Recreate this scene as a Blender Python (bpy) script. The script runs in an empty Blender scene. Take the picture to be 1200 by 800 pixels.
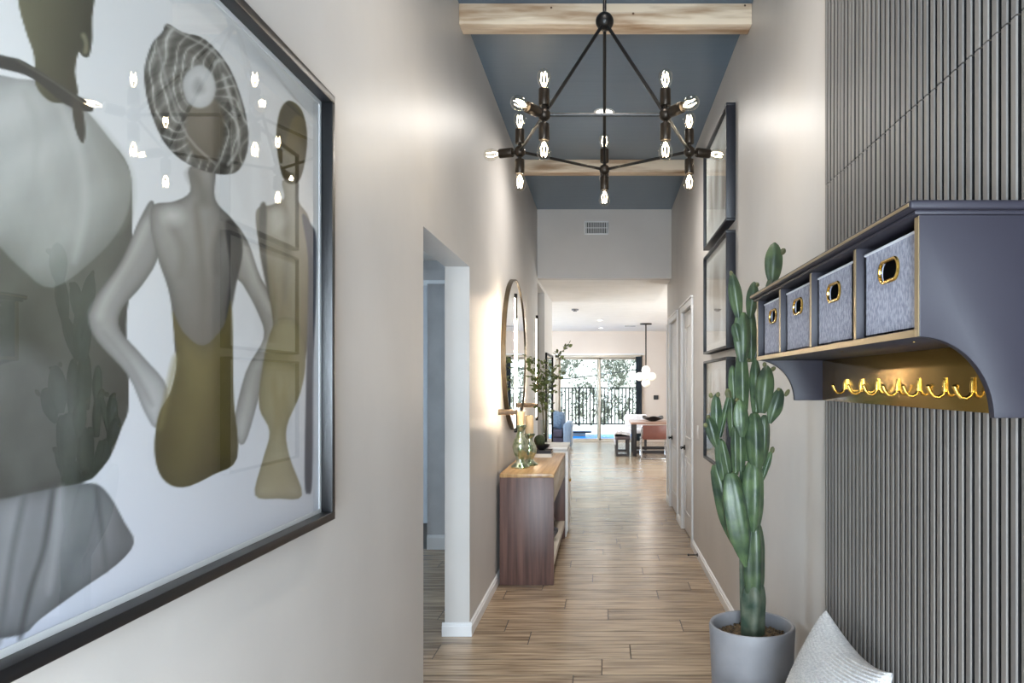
import bpy, bmesh, math, random
import numpy as np
from mathutils import Vector, Matrix

random.seed(7)
scene = bpy.context.scene
COL = scene.collection
PI = math.pi

# ------------------------------------------------------------------ camera
F, CU, CV, H = 850.0, 707.0, 449.0, 1.6          # focal length in px, vanishing point in px, eye height
cam_data = bpy.data.cameras.new('camera')
cam = bpy.data.objects.new('camera', cam_data)
COL.objects.link(cam)
cam.location = (0, 0, H)
cam.rotation_euler = (PI / 2, 0, 0)
cam_data.sensor_width = 36.0
cam_data.lens = F / 1200.0 * 36.0
cam_data.shift_x = -(CU - 600.0) / 1200.0
cam_data.shift_y = (CV - 400.0) / 1200.0
cam_data.clip_start = 0.05
cam_data.clip_end = 300
scene.camera = cam

# ------------------------------------------------------------------ world, sun, exposure
world = bpy.data.worlds.new('sky')
scene.world = world
world.use_nodes = True
bg = world.node_tree.nodes['Background']
bg.inputs[0].default_value = (0.58, 0.79, 1.0, 1)
bg.inputs[1].default_value = 3.0

def lamp(name, kind, loc, energy, color, rot=(0, 0, 0), **kw):
    d = bpy.data.lights.new(name, kind)
    d.energy = energy
    d.color = color
    for k, v in kw.items():
        setattr(d, k, v)
    o = bpy.data.objects.new(name, d)
    COL.objects.link(o)
    o.location = loc
    o.rotation_euler = rot
    return o

WARM = (1.0, 0.86, 0.68)
SOFT = (1.0, 0.95, 0.89)
COOL = (0.78, 0.88, 1.0)
lamp('sun', 'SUN', (0, -20, 30), 3.2, (1.0, 0.96, 0.9), (math.radians(32), math.radians(-14), 0), angle=0.01)
# daylight through the glazed entry door behind the camera
lamp('entry_daylight', 'AREA', (0.0, -1.72, 1.35), 310.0, COOL, (PI / 2, 0, 0), shape='RECTANGLE', size=1.2, size_y=2.2)
# added fill lamps outside made-up living room side windows, out of the frame
lamp('living_fill_left', 'AREA', (-5.25, 16.0, 1.7), 330.0, COOL, (0, -PI / 2, 0), shape='RECTANGLE', size=2.0, size_y=4.5)
lamp('living_fill_right', 'AREA', (3.9, 12.6, 1.7), 130.0, SOFT, (0, PI / 2, 0), shape='RECTANGLE', size=1.8, size_y=2.5)

lamp('side_room_fill', 'AREA', (-3.4, 4.6, 1.6), 16.0, COOL, (0, -PI / 2, 0), shape='RECTANGLE', size=1.2, size_y=1.4)  # added lamp brightening the side room through a made-up window

scene.view_settings.view_transform = 'Standard'
scene.view_settings.look = 'None'
scene.view_settings.gamma = 1
scene.view_settings.exposure = 0.68
scene.view_settings.use_curve_mapping = False
scene.cycles.use_denoising = True
scene.cycles.max_bounces = 10
scene.cycles.diffuse_bounces = 6
scene.cycles.glossy_bounces = 5
scene.cycles.transparent_max_bounces = 24
scene.cycles.sample_clamp_indirect = 6.0
scene.cycles.caustics_reflective = False
scene.cycles.caustics_refractive = False

# ------------------------------------------------------------------ helpers
def lin(c):
    return tuple((x / 255 / 12.92) if x / 255 <= 0.04045 else ((x / 255 + 0.055) / 1.055) ** 2.4 for x in c)

def px(u, v, Y):
    """photo pixel at a known distance -> point"""
    return Vector(((u - CU) / F * Y, Y, H - (v - CV) / F * Y))

def new_mat(name):
    m = bpy.data.materials.new(name)
    m.use_nodes = True
    nt = m.node_tree
    return m, nt, nt.nodes, nt.links, nt.nodes['Principled BSDF']

def mat(name, c, c2=None, rough=0.5, metal=0.0, spec=0.5, nscale=4.0, stretch=(1, 1, 1), detail=4.0,
        bump=0.0, bscale=40.0, bstretch=(1, 1, 1), coat=0.0, coat_rough=0.05, sheen=0.0, rand=0.0, coord='Position', emit=None, estr=0.0, lo=0.35, hi=0.65):
    m, nt, N, L, P = new_mat(name)
    P.inputs['Roughness'].default_value = rough
    P.inputs['Metallic'].default_value = metal
    P.inputs['Specular IOR Level'].default_value = spec
    P.inputs['Coat Weight'].default_value = coat
    P.inputs['Coat Roughness'].default_value = coat_rough
    P.inputs['Sheen Weight'].default_value = sheen
    if coord == 'Position':
        src = N.new('ShaderNodeNewGeometry').outputs['Position']
    else:
        src = N.new('ShaderNodeTexCoord').outputs[coord]
    a = lin(c) + (1,)
    b = lin(c2 if c2 else [max(0, x - 12) for x in c]) + (1,)
    mp = N.new('ShaderNodeMapping')
    mp.inputs['Scale'].default_value = stretch
    L.new(src, mp.inputs['Vector'])
    vec = mp.outputs['Vector']
    info = None
    if rand:
        info = N.new('ShaderNodeObjectInfo')
        ad = N.new('ShaderNodeVectorMath'); ad.operation = 'ADD'
        mul = N.new('ShaderNodeMath'); mul.operation = 'MULTIPLY'; mul.inputs[1].default_value = 57.0
        L.new(info.outputs['Random'], mul.inputs[0])
        L.new(vec, ad.inputs[0]); L.new(mul.outputs[0], ad.inputs[1])
        vec = ad.outputs[0]
    nz = N.new('ShaderNodeTexNoise')
    nz.inputs['Scale'].default_value = nscale
    nz.inputs['Detail'].default_value = detail
    L.new(vec, nz.inputs['Vector'])
    rp = N.new('ShaderNodeValToRGB')
    rp.color_ramp.elements[0].position = lo
    rp.color_ramp.elements[1].position = hi
    rp.color_ramp.elements[0].color = b
    rp.color_ramp.elements[1].color = a
    L.new(nz.outputs['Fac'], rp.inputs['Fac'])
    out = rp.outputs['Color']
    if rand:
        hs = N.new('ShaderNodeHueSaturation')
        mr = N.new('ShaderNodeMapRange')
        mr.inputs['To Min'].default_value = 1 - rand
        mr.inputs['To Max'].default_value = 1 + rand
        L.new(info.outputs['Random'], mr.inputs['Value'])
        L.new(mr.outputs['Result'], hs.inputs['Value'])
        L.new(out, hs.inputs['Color'])
        out = hs.outputs['Color']
    L.new(out, P.inputs['Base Color'])
    if bump:
        mp2 = N.new('ShaderNodeMapping')
        mp2.inputs['Scale'].default_value = bstretch
        L.new(src, mp2.inputs['Vector'])
        nb = N.new('ShaderNodeTexNoise')
        nb.inputs['Scale'].default_value = bscale
        nb.inputs['Detail'].default_value = 3
        L.new(mp2.outputs['Vector'], nb.inputs['Vector'])
        bp = N.new('ShaderNodeBump')
        bp.inputs['Strength'].default_value = bump
        bp.inputs['Distance'].default_value = 0.01
        L.new(nb.outputs['Fac'], bp.inputs['Height'])
        L.new(bp.outputs['Normal'], P.inputs['Normal'])
    if emit:
        P.inputs['Emission Color'].default_value = lin(emit) + (1,)
        P.inputs['Emission Strength'].default_value = estr
    return m

def glass_mat(name, tint=(1, 1, 1), rough=0.0, ior=1.5, boost=1.0):
    """clear pane: transparent body with a Fresnel reflection"""
    m = bpy.data.materials.new(name)
    m.use_nodes = True
    nt = m.node_tree; N = nt.nodes; L = nt.links
    N.clear()
    out = N.new('ShaderNodeOutputMaterial')
    tr = N.new('ShaderNodeBsdfTransparent'); tr.inputs['Color'].default_value = (*tint, 1)
    gl = N.new('ShaderNodeBsdfGlossy'); gl.inputs['Roughness'].default_value = rough
    fr = N.new('ShaderNodeFresnel'); fr.inputs['IOR'].default_value = ior
    mu = N.new('ShaderNodeMath'); mu.operation = 'MULTIPLY'; mu.inputs[1].default_value = boost; mu.use_clamp = True
    mx = N.new('ShaderNodeMixShader')
    ge = N.new('ShaderNodeNewGeometry')                       # reflect on outer faces only
    inv = N.new('ShaderNodeMath'); inv.operation = 'SUBTRACT'; inv.inputs[0].default_value = 1.0
    L.new(ge.outputs['Backfacing'], inv.inputs[1])
    m2 = N.new('ShaderNodeMath'); m2.operation = 'MULTIPLY'
    L.new(fr.outputs[0], mu.inputs[0]); L.new(mu.outputs[0], m2.inputs[0]); L.new(inv.outputs[0], m2.inputs[1])
    L.new(m2.outputs[0], mx.inputs['Fac'])
    L.new(tr.outputs[0], mx.inputs[1]); L.new(gl.outputs[0], mx.inputs[2])
    L.new(mx.outputs[0], out.inputs['Surface'])
    return m

def emit_mat(name, c, s):
    m = bpy.data.materials.new(name)
    m.use_nodes = True
    N = m.node_tree.nodes; N.clear()
    out = N.new('ShaderNodeOutputMaterial')
    e = N.new('ShaderNodeEmission')
    e.inputs['Color'].default_value = (*c, 1)
    e.inputs['Strength'].default_value = s
    m.node_tree.links.new(e.outputs[0], out.inputs['Surface'])
    return m

class MB:
    """collects shapes; build() links them as ONE mesh object"""
    def __init__(self):
        self.v, self.f = [], []
    def add(self, vs, fs):
        n = len(self.v)
        self.v += [tuple(p) for p in vs]
        self.f += [tuple(i + n for i in f) for f in fs]
        return self
    def box(self, x0, x1, y0, y1, z0, z1):
        vs = [(x, y, z) for z in (z0, z1) for y in (y0, y1) for x in (x0, x1)]
        return self.add(vs, [(0, 2, 3, 1), (4, 5, 7, 6), (0, 1, 5, 4), (2, 6, 7, 3), (0, 4, 6, 2), (1, 3, 7, 5)])
    def lathe(self, prof, seg=24, c=(0, 0, 0), axis='z', cap=True):
        """prof: [(r, h)...]"""
        vs, fs = [], []
        n = len(prof)
        for r, h in prof:
            for k in range(seg):
                a = 2 * PI * k / seg
                p = (r * math.cos(a), r * math.sin(a), h)
                if axis == 'x': p = (p[2], p[0], p[1])
                if axis == 'y': p = (p[1], p[2], p[0])
                vs.append((p[0] + c[0], p[1] + c[1], p[2] + c[2]))
        for i in range(n - 1):
            for k in range(seg):
                k2 = (k + 1) % seg
                fs.append((i * seg + k, i * seg + k2, (i + 1) * seg + k2, (i + 1) * seg + k))
        if cap and prof[0][0] > 1e-5: fs.append(tuple(reversed(range(seg))))
        if cap and prof[-1][0] > 1e-5: fs.append(tuple((n - 1) * seg + k for k in range(seg)))
        return self.add(vs, fs)
    def sphere(self, c, r, seg=20, rings=12, sc=(1, 1, 1)):
        prof = [(max(1e-6, r * math.sin(PI * i / rings)), -r * math.cos(PI * i / rings)) for i in range(rings + 1)]
        m = MB().lathe(prof, seg)
        return self.add([(p[0] * sc[0] + c[0], p[1] * sc[1] + c[1], p[2] * sc[2] + c[2]) for p in m.v], m.f)
    def tube(self, pts, r, seg=10, closed=False, cap=True):
        pts = [Vector(p) for p in pts]
        n = len(pts)
        rs = r if isinstance(r, (list, tuple)) else [r] * n
        vs, fs = [], []
        up = None
        for i, p in enumerate(pts):
            a = pts[(i - 1) % n] if (closed or i > 0) else p
            b = pts[(i + 1) % n] if (closed or i < n - 1) else p
            t = (b - a).normalized()
            if up is None:
                up = t.orthogonal().normalized()
            else:
                up = (up - t * up.dot(t))
                up = up.normalized() if up.length > 1e-6 else t.orthogonal().normalized()
            w = t.cross(up)
            for k in range(seg):
                an = 2 * PI * k / seg
                vs.append(p + (up * math.cos(an) + w * math.sin(an)) * rs[i])
        for i in range(n if closed else n - 1):
            j = (i + 1) % n
            for k in range(seg):
                k2 = (k + 1) % seg
                fs.append((i * seg + k, i * seg + k2, j * seg + k2, j * seg + k))
        if cap and not closed:
            fs.append(tuple(reversed(range(seg))))
            fs.append(tuple((n - 1) * seg + k for k in range(seg)))
        return self.add(vs, fs)
    def prism(self, pts, axis, a, b):
        """extrude a 2-D outline along an axis from a to b; pts are the two other coordinates in order"""
        def P(p, h):
            return {'x': (h, p[0], p[1]), 'y': (p[0], h, p[1]), 'z': (p[0], p[1], h)}[axis]
        n = len(pts)
        vs = [P(p, a) for p in pts] + [P(p, b) for p in pts]
        fs = [(i, (i + 1) % n, n + (i + 1) % n, n + i) for i in range(n)]
        fs += [tuple(reversed(range(n))), tuple(range(n, 2 * n))]
        return self.add(vs, fs)
    def build(self, name, material, parent=None, bevel=0.0, smooth=True, seg=2, angle=38):
        bm = bmesh.new()
        bv = [bm.verts.new(p) for p in self.v]
        for f in self.f:
            try:
                bm.faces.new([bv[i] for i in f])
            except ValueError:
                pass
        bmesh.ops.remove_doubles(bm, verts=bm.verts, dist=1e-6)
        bmesh.ops.recalc_face_normals(bm, faces=bm.faces)
        if bevel:
            ed = [e for e in bm.edges if len(e.link_faces) == 2 and e.calc_face_angle(0) > math.radians(30)]
            bmesh.ops.bevel(bm, geom=ed, offset=bevel, segments=seg, profile=0.5, affect='EDGES', clamp_overlap=True)
        me = bpy.data.meshes.new(name)
        bm.to_mesh(me); bm.free()
        if smooth:
            me.polygons.foreach_set('use_smooth', [True] * len(me.polygons))
            me.set_sharp_from_angle(angle=math.radians(angle))
        if material: me.materials.append(material)
        return link(name, me, parent)

def link(name, me, parent=None):
    o = bpy.data.objects.new(name, me)
    COL.objects.link(o)
    if parent is not None:
        o.parent = parent
        if parent.type == 'EMPTY':
            o.location = -parent.location
    return o

def tag(o, label, cat, group=None, kind=None):
    if label: o['label'] = label
    if cat: o['category'] = cat
    if group: o['group'] = group
    if kind: o['kind'] = kind
    return o

def thing(name, label, cat, loc=(0, 0, 0), group=None):
    o = bpy.data.objects.new(name, None)
    COL.objects.link(o)
    o.location = loc
    o.empty_display_size = 0.1
    return tag(o, label, cat, group)

def struct(o, label=None):
    o['kind'] = 'structure'
    if label: o['label'] = label
    return o

def arc(cx, cy, rx, ry, a0, a1, n):
    return [(cx + rx * math.cos(math.radians(a0 + (a1 - a0) * i / n)), cy + ry * math.sin(math.radians(a0 + (a1 - a0) * i / n))) for i in range(n + 1)]

# ------------------------------------------------------------------ materials
M = {}
M['wall'] = mat('plaster_paint', (198, 194, 190), (190, 186, 182), rough=0.42, spec=0.45, nscale=1.3, bump=0.25, bscale=2.2, bstretch=(1.6, 1.6, 0.9))
M['wall_far'] = mat('beige_paint', (216, 203, 192), (211, 197, 186), rough=0.6, nscale=1.0, bump=0.05, bscale=6)
M['white_ceiling'] = mat('white_ceiling_paint', (232, 229, 225), (227, 224, 220), rough=0.7)
M['dark_ceiling'] = mat('slate_blue_ceiling_paint', (90, 109, 126), (82, 101, 118), rough=0.30, spec=0.5, nscale=2.0, stretch=(1, 0.25, 1), bump=0.12, bscale=3.0, bstretch=(0.5, 5, 1))
M['trim'] = mat('white_trim_paint', (226, 226, 226), (221, 221, 222), rough=0.35)
M['beam'] = mat('pale_knotty_wood', (218, 199, 174), (158, 126, 95), rough=0.55, nscale=3.2, stretch=(0.7, 4, 6), detail=7, bump=0.1, bscale=20, bstretch=(0.3, 4, 6), lo=0.3, hi=0.58)
M['beam_knot'] = mat('wood_knot', (104, 74, 50), (70, 48, 32), rough=0.6, nscale=30)
M['grout'] = mat('tile_grout', (58, 49, 41), rough=0.8)
M['plank'] = mat('wood_look_tile', (178, 155, 128), (106, 85, 64), rough=0.25, spec=0.5, nscale=2.4, stretch=(1.1, 16, 1), detail=8, rand=0.12, bump=0.06, bscale=3, bstretch=(1, 30, 1), lo=0.3, hi=0.66)
M['black_metal'] = mat('black_metal', (26, 24, 23), (20, 19, 18), rough=0.38, metal=0.6)
M['bronze'] = mat('dark_bronze_metal', (44, 36, 28), (34, 28, 22), rough=0.40, metal=0.7)
M['frame_black'] = mat('black_frame_lacquer', (17, 17, 19), (14, 14, 16), rough=0.36)
M['frame_dark'] = mat('charcoal_frame', (30, 31, 40), (25, 26, 33), rough=0.45)
M['mat_board'] = mat('white_mat_board', (236, 236, 238), (232, 232, 235), rough=0.6)
M['slat'] = mat('grey_slat_paint', (117, 112, 107), (102, 98, 95), rough=0.5, nscale=6, stretch=(1, 1, 0.15), rand=0.06)
M['slat_back_groove_shade'] = mat('slat_felt_and_groove_shade', (22, 22, 24), rough=0.9)  # felt backing; also stands in for shade on the slat sides
M['navy'] = mat('slate_navy_lacquer', (41, 39, 47), (37, 35, 43), rough=0.5, spec=0.28, nscale=3, coat=0.0, coat_rough=0.08)
M['navy_warm_sheen'] = mat('navy_lacquer_warm_sheen', (176, 140, 72), (168, 132, 66), rough=0.16, metal=0.8, spec=0.6, nscale=3)  # gold base stands in for warm wall light reflected by the navy rail
M['brass'] = mat('polished_brass', (230, 192, 104), (220, 180, 90), rough=0.18, metal=1.0)
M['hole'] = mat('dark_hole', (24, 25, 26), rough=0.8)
M['concrete'] = mat('grey_concrete', (132, 131, 134), (98, 98, 103), rough=0.55, nscale=2.6, detail=6, bump=0.12, bscale=30)
M['soil'] = mat('pebble_soil', (112, 90, 62), (46, 38, 28), rough=0.9, nscale=60, detail=3)
M['cactus'] = mat('cactus_skin', (72, 90, 58), (35, 52, 38), rough=0.42, nscale=14, detail=5, bump=0.12, bscale=30, rand=0.22)
M['cactus_old'] = mat('cactus_old_skin', (84, 90, 74), (40, 58, 44), rough=0.6, nscale=16, detail=6, bump=0.3, bscale=30)
M['bud'] = mat('cactus_bud', (104, 104, 66), (74, 76, 50), rough=0.6, nscale=20)
M['walnut'] = mat('walnut_wood', (116, 86, 77), (66, 46, 43), rough=0.42, nscale=3.0, stretch=(9, 4, 0.5), detail=8, lo=0.28, hi=0.7)
M['top_wood'] = mat('honey_wood', (196, 160, 112), (164, 124, 80), rough=0.32, nscale=3.0, stretch=(12, 0.6, 1), detail=7)
M['drawer'] = mat('whitewashed_wood', (206, 196, 182), (188, 176, 158), rough=0.4, nscale=3, stretch=(1, 0.6, 12), detail=6)
M['white_lacquer'] = mat('white_lacquer', (232, 231, 229), rough=0.3)
M['candle'] = mat('beige_wax', (222, 194, 152), (214, 184, 142), rough=0.5)
M['mercury'] = mat('green_mercury_glass', (214, 220, 200), (120, 140, 104), rough=0.10, metal=0.85, nscale=26, detail=5)
M['bowl_black'] = mat('black_ceramic', (26, 27, 30), rough=0.35)
M['moss'] = mat('moss_green', (70, 78, 48), (38, 46, 28), rough=0.9, nscale=60, bump=0.6, bscale=120)
M['book_white'] = mat('book_cloth_white', (226, 222, 214), rough=0.7)
M['book_black'] = mat('book_cloth_black', (36, 34, 40), rough=0.6)
M['page'] = mat('book_pages', (214, 204, 184), (190, 180, 160), rough=0.8, nscale=4, stretch=(1, 1, 60))
M['stem'] = mat('twig_bark', (112, 102, 66), (78, 70, 44), rough=0.8)
M['leaf'] = mat('leaf_green', (96, 104, 52), (62, 72, 40), rough=0.6, nscale=14)
M['glass'] = glass_mat('window_glass', (0.97, 0.985, 0.98))
M['slider_glass'] = glass_mat('low_reflection_glass', (0.97, 0.985, 0.98), boost=0.12)
M['vase_glass'] = glass_mat('vase_glass', (0.95, 0.97, 0.97))
M['bulb_glass'] = glass_mat('bulb_glass', (1, 0.98, 0.93), boost=1.8)
M['art_glass'] = glass_mat('picture_glass', (0.98, 0.985, 0.98), ior=1.6, boost=1.25)
M['mirror'] = mat('mirror_silver', (238, 240, 240), (238, 240, 240), rough=0.0, metal=1.0)
M['brass_dark'] = mat('brushed_bronze', (92, 80, 62), (74, 64, 50), rough=0.35, metal=0.8)
M['wood_grey'] = mat('grey_brown_wood', (120, 98, 76), (92, 74, 56), rough=0.6, nscale=12, stretch=(4, 1, 1))
M['led'] = emit_mat('led_strip', (1.0, 0.82, 0.60), 130.0)
M['filament'] = emit_mat('filament_glow', (1.0, 0.82, 0.55), 20.0)
M['downlight'] = emit_mat('downlight_lens', (1.0, 0.93, 0.82), 14.0)
M['leather'] = mat('brown_leather', (114, 66, 55), (98, 54, 44), rough=0.45)
M['chrome'] = mat('chrome', (200, 202, 206), (190, 192, 196), rough=0.12, metal=1.0)
M['fur'] = mat('white_fleece', (232, 230, 232), (206, 204, 208), rough=0.95, nscale=22, bump=0.8, bscale=60)
M['bench_leather'] = mat('dark_brown_upholstery', (84, 70, 72), rough=0.6)
M['dark_wood'] = mat('black_stained_wood', (40, 34, 34), (30, 26, 26), rough=0.45)
M['sofa'] = mat('blue_grey_chenille', (124, 142, 164), (102, 120, 144), rough=0.9, nscale=18, stretch=(6, 6, 0.5), sheen=0.3)
M['sofa_navy'] = mat('navy_upholstery', (62, 60, 78), rough=0.85)
M['cushion_blue'] = mat('blue_cushion', (112, 134, 158), (90, 112, 138), rough=0.9, nscale=24)
M['cushion_brown'] = mat('taupe_cushion', (112, 102, 98), rough=0.9)
M['globe'] = mat('opal_glass', (246, 240, 230), rough=0.15, emit=(255, 236, 205), estr=0.15)
M['patio'] = mat('pale_concrete', (214, 210, 204), (204, 199, 192), rough=0.8)
M['pool'] = mat('pool_water', (10, 120, 190), (4, 96, 168), rough=0.25, spec=0.1, nscale=2)
M['stucco_out'] = mat('white_stucco', (232, 228, 222), rough=0.9)
M['hill'] = mat('dry_hillside', (226, 222, 210), (176, 170, 152), rough=0.95, nscale=0.7, detail=9)
M['scrub'] = mat('grey_green_scrub', (112, 110, 94), (64, 66, 54), rough=0.95, nscale=8)
M['dark_fabric'] = mat('dark_curtain', (44, 52, 60), rough=0.9)
M['side_wall'] = mat('grey_room_paint', (190, 190, 192), rough=0.6)
M['bench_top'] = mat('bench_oak', (160, 130, 98), (136, 106, 78), rough=0.45, nscale=3, stretch=(12, 0.7, 1))

# pillow: ribbed knit, real relief comes from the mesh; the material adds heathered threads
M['pillow'] = mat('heather_grey_knit', (206, 204, 202), (176, 175, 176), rough=0.95, nscale=110, detail=3, sheen=0.2, bump=0.5, bscale=160)
M['bin'] = mat('heather_blue_linen', (178, 180, 194), (134, 137, 154), rough=0.95, nscale=140, stretch=(1, 1, 0.6), detail=3, bump=0.35, bscale=260)
M['bin_trim'] = mat('white_piping', (222, 224, 232), rough=0.8)

# ------------------------------------------------------------------ the setting
XL, XR = -0.848, 0.874          # hall wall faces
WT = 0.157                      # wall thickness
ZC = 3.83                       # hall ceiling
YH = 9.30                       # header
ZS = 2.945                      # soffit past the header
ZL = 3.02                       # living room ceiling
YE = 12.0                       # end of left hall wall
YR = 9.9                        # end of right hall wall
YB = 19.85                      # far wall
LX0, LX1 = -5.0, 3.65           # living room sides
OY0, OY1, OZ = 3.416, 4.60, 2.34  # doorway in the left wall
Y0 = -1.6

floor = struct(MB().box(-5.2, 4.0, Y0 - 0.2, YE, -0.2, -0.002).build('floor', M['grout']))

# floor planks (one object each, shared mesh)
PW = 0.2334
pm = MB()
g, hh, ch = 0.0046, 0.012, 0.0008
w2 = PW / 2 - g
pv = [(-0.5, -w2, -hh), (0.5, -w2, -hh), (0.5, w2, -hh), (-0.5, w2, -hh),
      (-0.5, -w2, -ch), (0.5, -w2, -ch), (0.5, w2, -ch), (-0.5, w2, -ch),
      (-0.499, -w2 + ch, 0), (0.499, -w2 + ch, 0), (0.499, w2 - ch, 0), (-0.499, w2 - ch, 0)]
pf = [(0, 1, 5, 4), (1, 2, 6, 5), (2, 3, 7, 6), (3, 0, 4, 7), (4, 5, 9, 8), (5, 6, 10, 9), (6, 7, 11, 10), (7, 4, 8, 11), (8, 9, 10, 11)]
pm.add(pv, pf)
first = pm.build('plank', M['plank'], floor, smooth=False)
plank_mesh = first.data
PL = 1.157
known = {-1: 705.3, 0: 738.7, 1: 620.6, 2: 798.7, 3: 712.5, 4: 662.6, 5: 770.6, 6: 808.0, 7: 694.5, 9: 669.0, 10: 771.7, 11: 706.8}
YP0 = 4.213
used_first = False
k0 = int(math.floor((Y0 - YP0) / PW)) + 1
for k in range(k0, 200):
    yc = YP0 + (k + 0.5) * PW
    if yc + PW / 2 > YE: break
    xa, xb = XL - 0.02, XR + 0.02
    if 2.0 < yc < 7.0: xa = -2.9
    if yc > YH + 0.3: xa, xb = -1.05, 3.4 if yc > YR else XR + 0.02
    if k in known:
        j = (known[k] - CU) / F * yc
    else:
        j = random.uniform(-PL, 0)
    cuts = [xa]
    n = math.ceil((xa - j) / PL)
    while j + n * PL < xb:
        c = j + n * PL
        if c > xa + 0.03: cuts.append(c)
        n += 1
    cuts.append(xb)
    for a, b in zip(cuts[:-1], cuts[1:]):
        if b - a < 0.02: continue
        if not used_first:
            o = first; used_first = True
        else:
            o = bpy.data.objects.new('plank', plank_mesh); COL.objects.link(o); o.parent = floor
        o.location = ((a + b) / 2, yc, 0)
        o.scale = (b - a - 0.0056, 1, 1)

# living room floor, too far to tell the planks apart: brick pattern
m, nt, N, L, P = new_mat('far_plank_tile')
P.inputs['Roughness'].default_value = 0.22
P.inputs['Specular IOR Level'].default_value = 0.8
geo = N.new('ShaderNodeNewGeometry')
br = N.new('ShaderNodeTexBrick')
br.offset = 0.37
br.inputs['Scale'].default_value = 1.0
br.inputs['Brick Width'].default_value = PL
br.inputs['Row Height'].default_value = PW
br.inputs['Mortar Size'].default_value = 0.0
br.inputs['Color1'].default_value = lin((166, 146, 122)) + (1,)
br.inputs['Color2'].default_value = lin((146, 126, 104)) + (1,)
br.inputs['Mortar'].default_value = lin((84, 72, 60)) + (1,)
L.new(geo.outputs['Position'], br.inputs['Vector'])
L.new(br.outputs['Color'], P.inputs['Base Color'])
M['far_floor'] = m
yk = YP0 + math.floor((YE - YP0) / PW) * PW
struct(MB().box(LX0 - 0.15, LX1 + 0.15, yk, YB + 0.3, -0.2, 0.0).build('floor_living', M['far_floor']))

def wallbox(name, m, *boxes):
    b = MB()
    for bx in boxes: b.box(*bx)
    return struct(b.build(name, m, smooth=False))

ZT = ZC + 0.12
wallbox('wall_left', M['wall'],
        (XL - WT, XL, Y0, OY0, 0, ZT), (XL - WT, XL, OY0, OY1, OZ, ZT), (XL - WT, XL, OY1, 9.36, 0, ZT),
        (XL - 0.42, XL - 0.30, 9.36, 10.45, 0, 2.9), (XL - 0.42, XL, 10.45, YE, 0, ZS + 0.1), (XL - 0.42, XL, 9.36, 10.45, 2.9, ZS + 0.1), (XL - 0.42, XL - WT, 9.2, 9.36, 0, ZS))
D1 = (7.12, 7.99); D2 = (8.52, 9.44); DZ = 2.37
wallbox('wall_right', M['wall'],
        (XR, XR + 0.12, Y0, D1[0], 0, ZT), (XR, XR + 0.12, D1[0], D1[1], DZ, ZT), (XR, XR + 0.12, D1[1], D2[0], 0, ZT),
        (XR, XR + 0.12, D2[0], D2[1], DZ, ZT), (XR, XR + 0.12, D2[1], YR, 0, ZT), (XR + 0.12, XR + 0.3, D1[0] - .1, D2[1] + .1, 0, DZ + .1))
wallbox('wall_header', M['wall'], (XL, XR, YH, YH + 0.16, ZS, ZT))
struct(MB().box(XL - 0.2, XR + 0.2, Y0 - 0.15, YH + 0.16, ZC, ZT).build('ceiling', M['dark_ceiling'], smooth=False))
wallbox('ceiling_living', M['white_ceiling'], (XL - 0.5, XR, YH + 0.16, YE, ZS, ZL + 0.3), (LX0 - .1, LX1 + .1, YE, YB + .15, ZL, ZL + 0.3), (XR, LX1 + .1, YR - .2, YE, ZL, ZL + 0.3))
SX0, SX1, SZ = -1.31, 1.07, 2.37
wallbox('wall_far', M['wall_far'], (LX0, SX0, YB, YB + 0.15, 0, ZL), (SX1, LX1, YB, YB + 0.15, 0, ZL), (SX0, SX1, YB, YB + 0.15, SZ, ZL))
wallbox('wall_living_left', M['wall_far'], (LX0 - 0.12, LX0, YE - .15, 13.75, 0, ZL), (LX0 - 0.12, LX0, 18.25, YB + .15, 0, ZL), (LX0 - 0.12, LX0, 13.75, 18.25, 0, .7), (LX0 - 0.12, LX0, 13.75, 18.25, 2.7, ZL), (LX0, XL - 0.42, YE - 0.15, YE, 0, ZL))
wallbox('wall_living_right', M['wall_far'], (LX1, LX1 + 0.12, YR - .15, 11.35, 0, ZL), (LX1, LX1 + 0.12, 13.85, YB + .15, 0, ZL), (LX1, LX1 + 0.12, 11.35, 13.85, 0, .8), (LX1, LX1 + 0.12, 11.35, 13.85, 2.6, ZL), (XR + 0.12, LX1, YR - 0.15, YR, 0, ZL))
# entry end, behind the camera: wall with a glazed door
wallbox('wall_entry', M['wall'], (XL, -0.6, Y0 - .15, Y0, 0, ZT), (0.62, XR, Y0 - .15, Y0, 0, ZT), (-0.6, 0.62, Y0 - .15, Y0, 2.5, ZT))
# room seen through the doorway
wallbox('wall_side_room', M['side_wall'], (-1.70, XL - WT, 7.0, 7.12, 0, 2.56), (-3.2, XL - WT, 6.62, 6.72, 2.56, 3.0), (-3.2, -3.08, 1.9, 3.9, 0, 3.0), (-3.2, -3.08, 5.3, 7.0, 0, 3.0), (-3.2, -3.08, 3.9, 5.3, 0, 1.0), (-3.2, -3.08, 3.9, 5.3, 2.2, 3.0), (-3.2, XL - WT, 1.8, 1.9, 0, 3.0),
        (-3.2, -2.62, 7.0, 7.12, 0, 3.0), (-3.3, -1.5, 8.3, 8.4, 0, 3.0))
wallbox('ceiling_side_room', M['white_ceiling'], (-3.3, XL - WT, 1.8, 8.4, 2.72, 2.82))
wallbox('trim_1', M['side_wall'], (-3.08, XL - WT, 6.60, 6.62, 2.54, 2.64))

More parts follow.
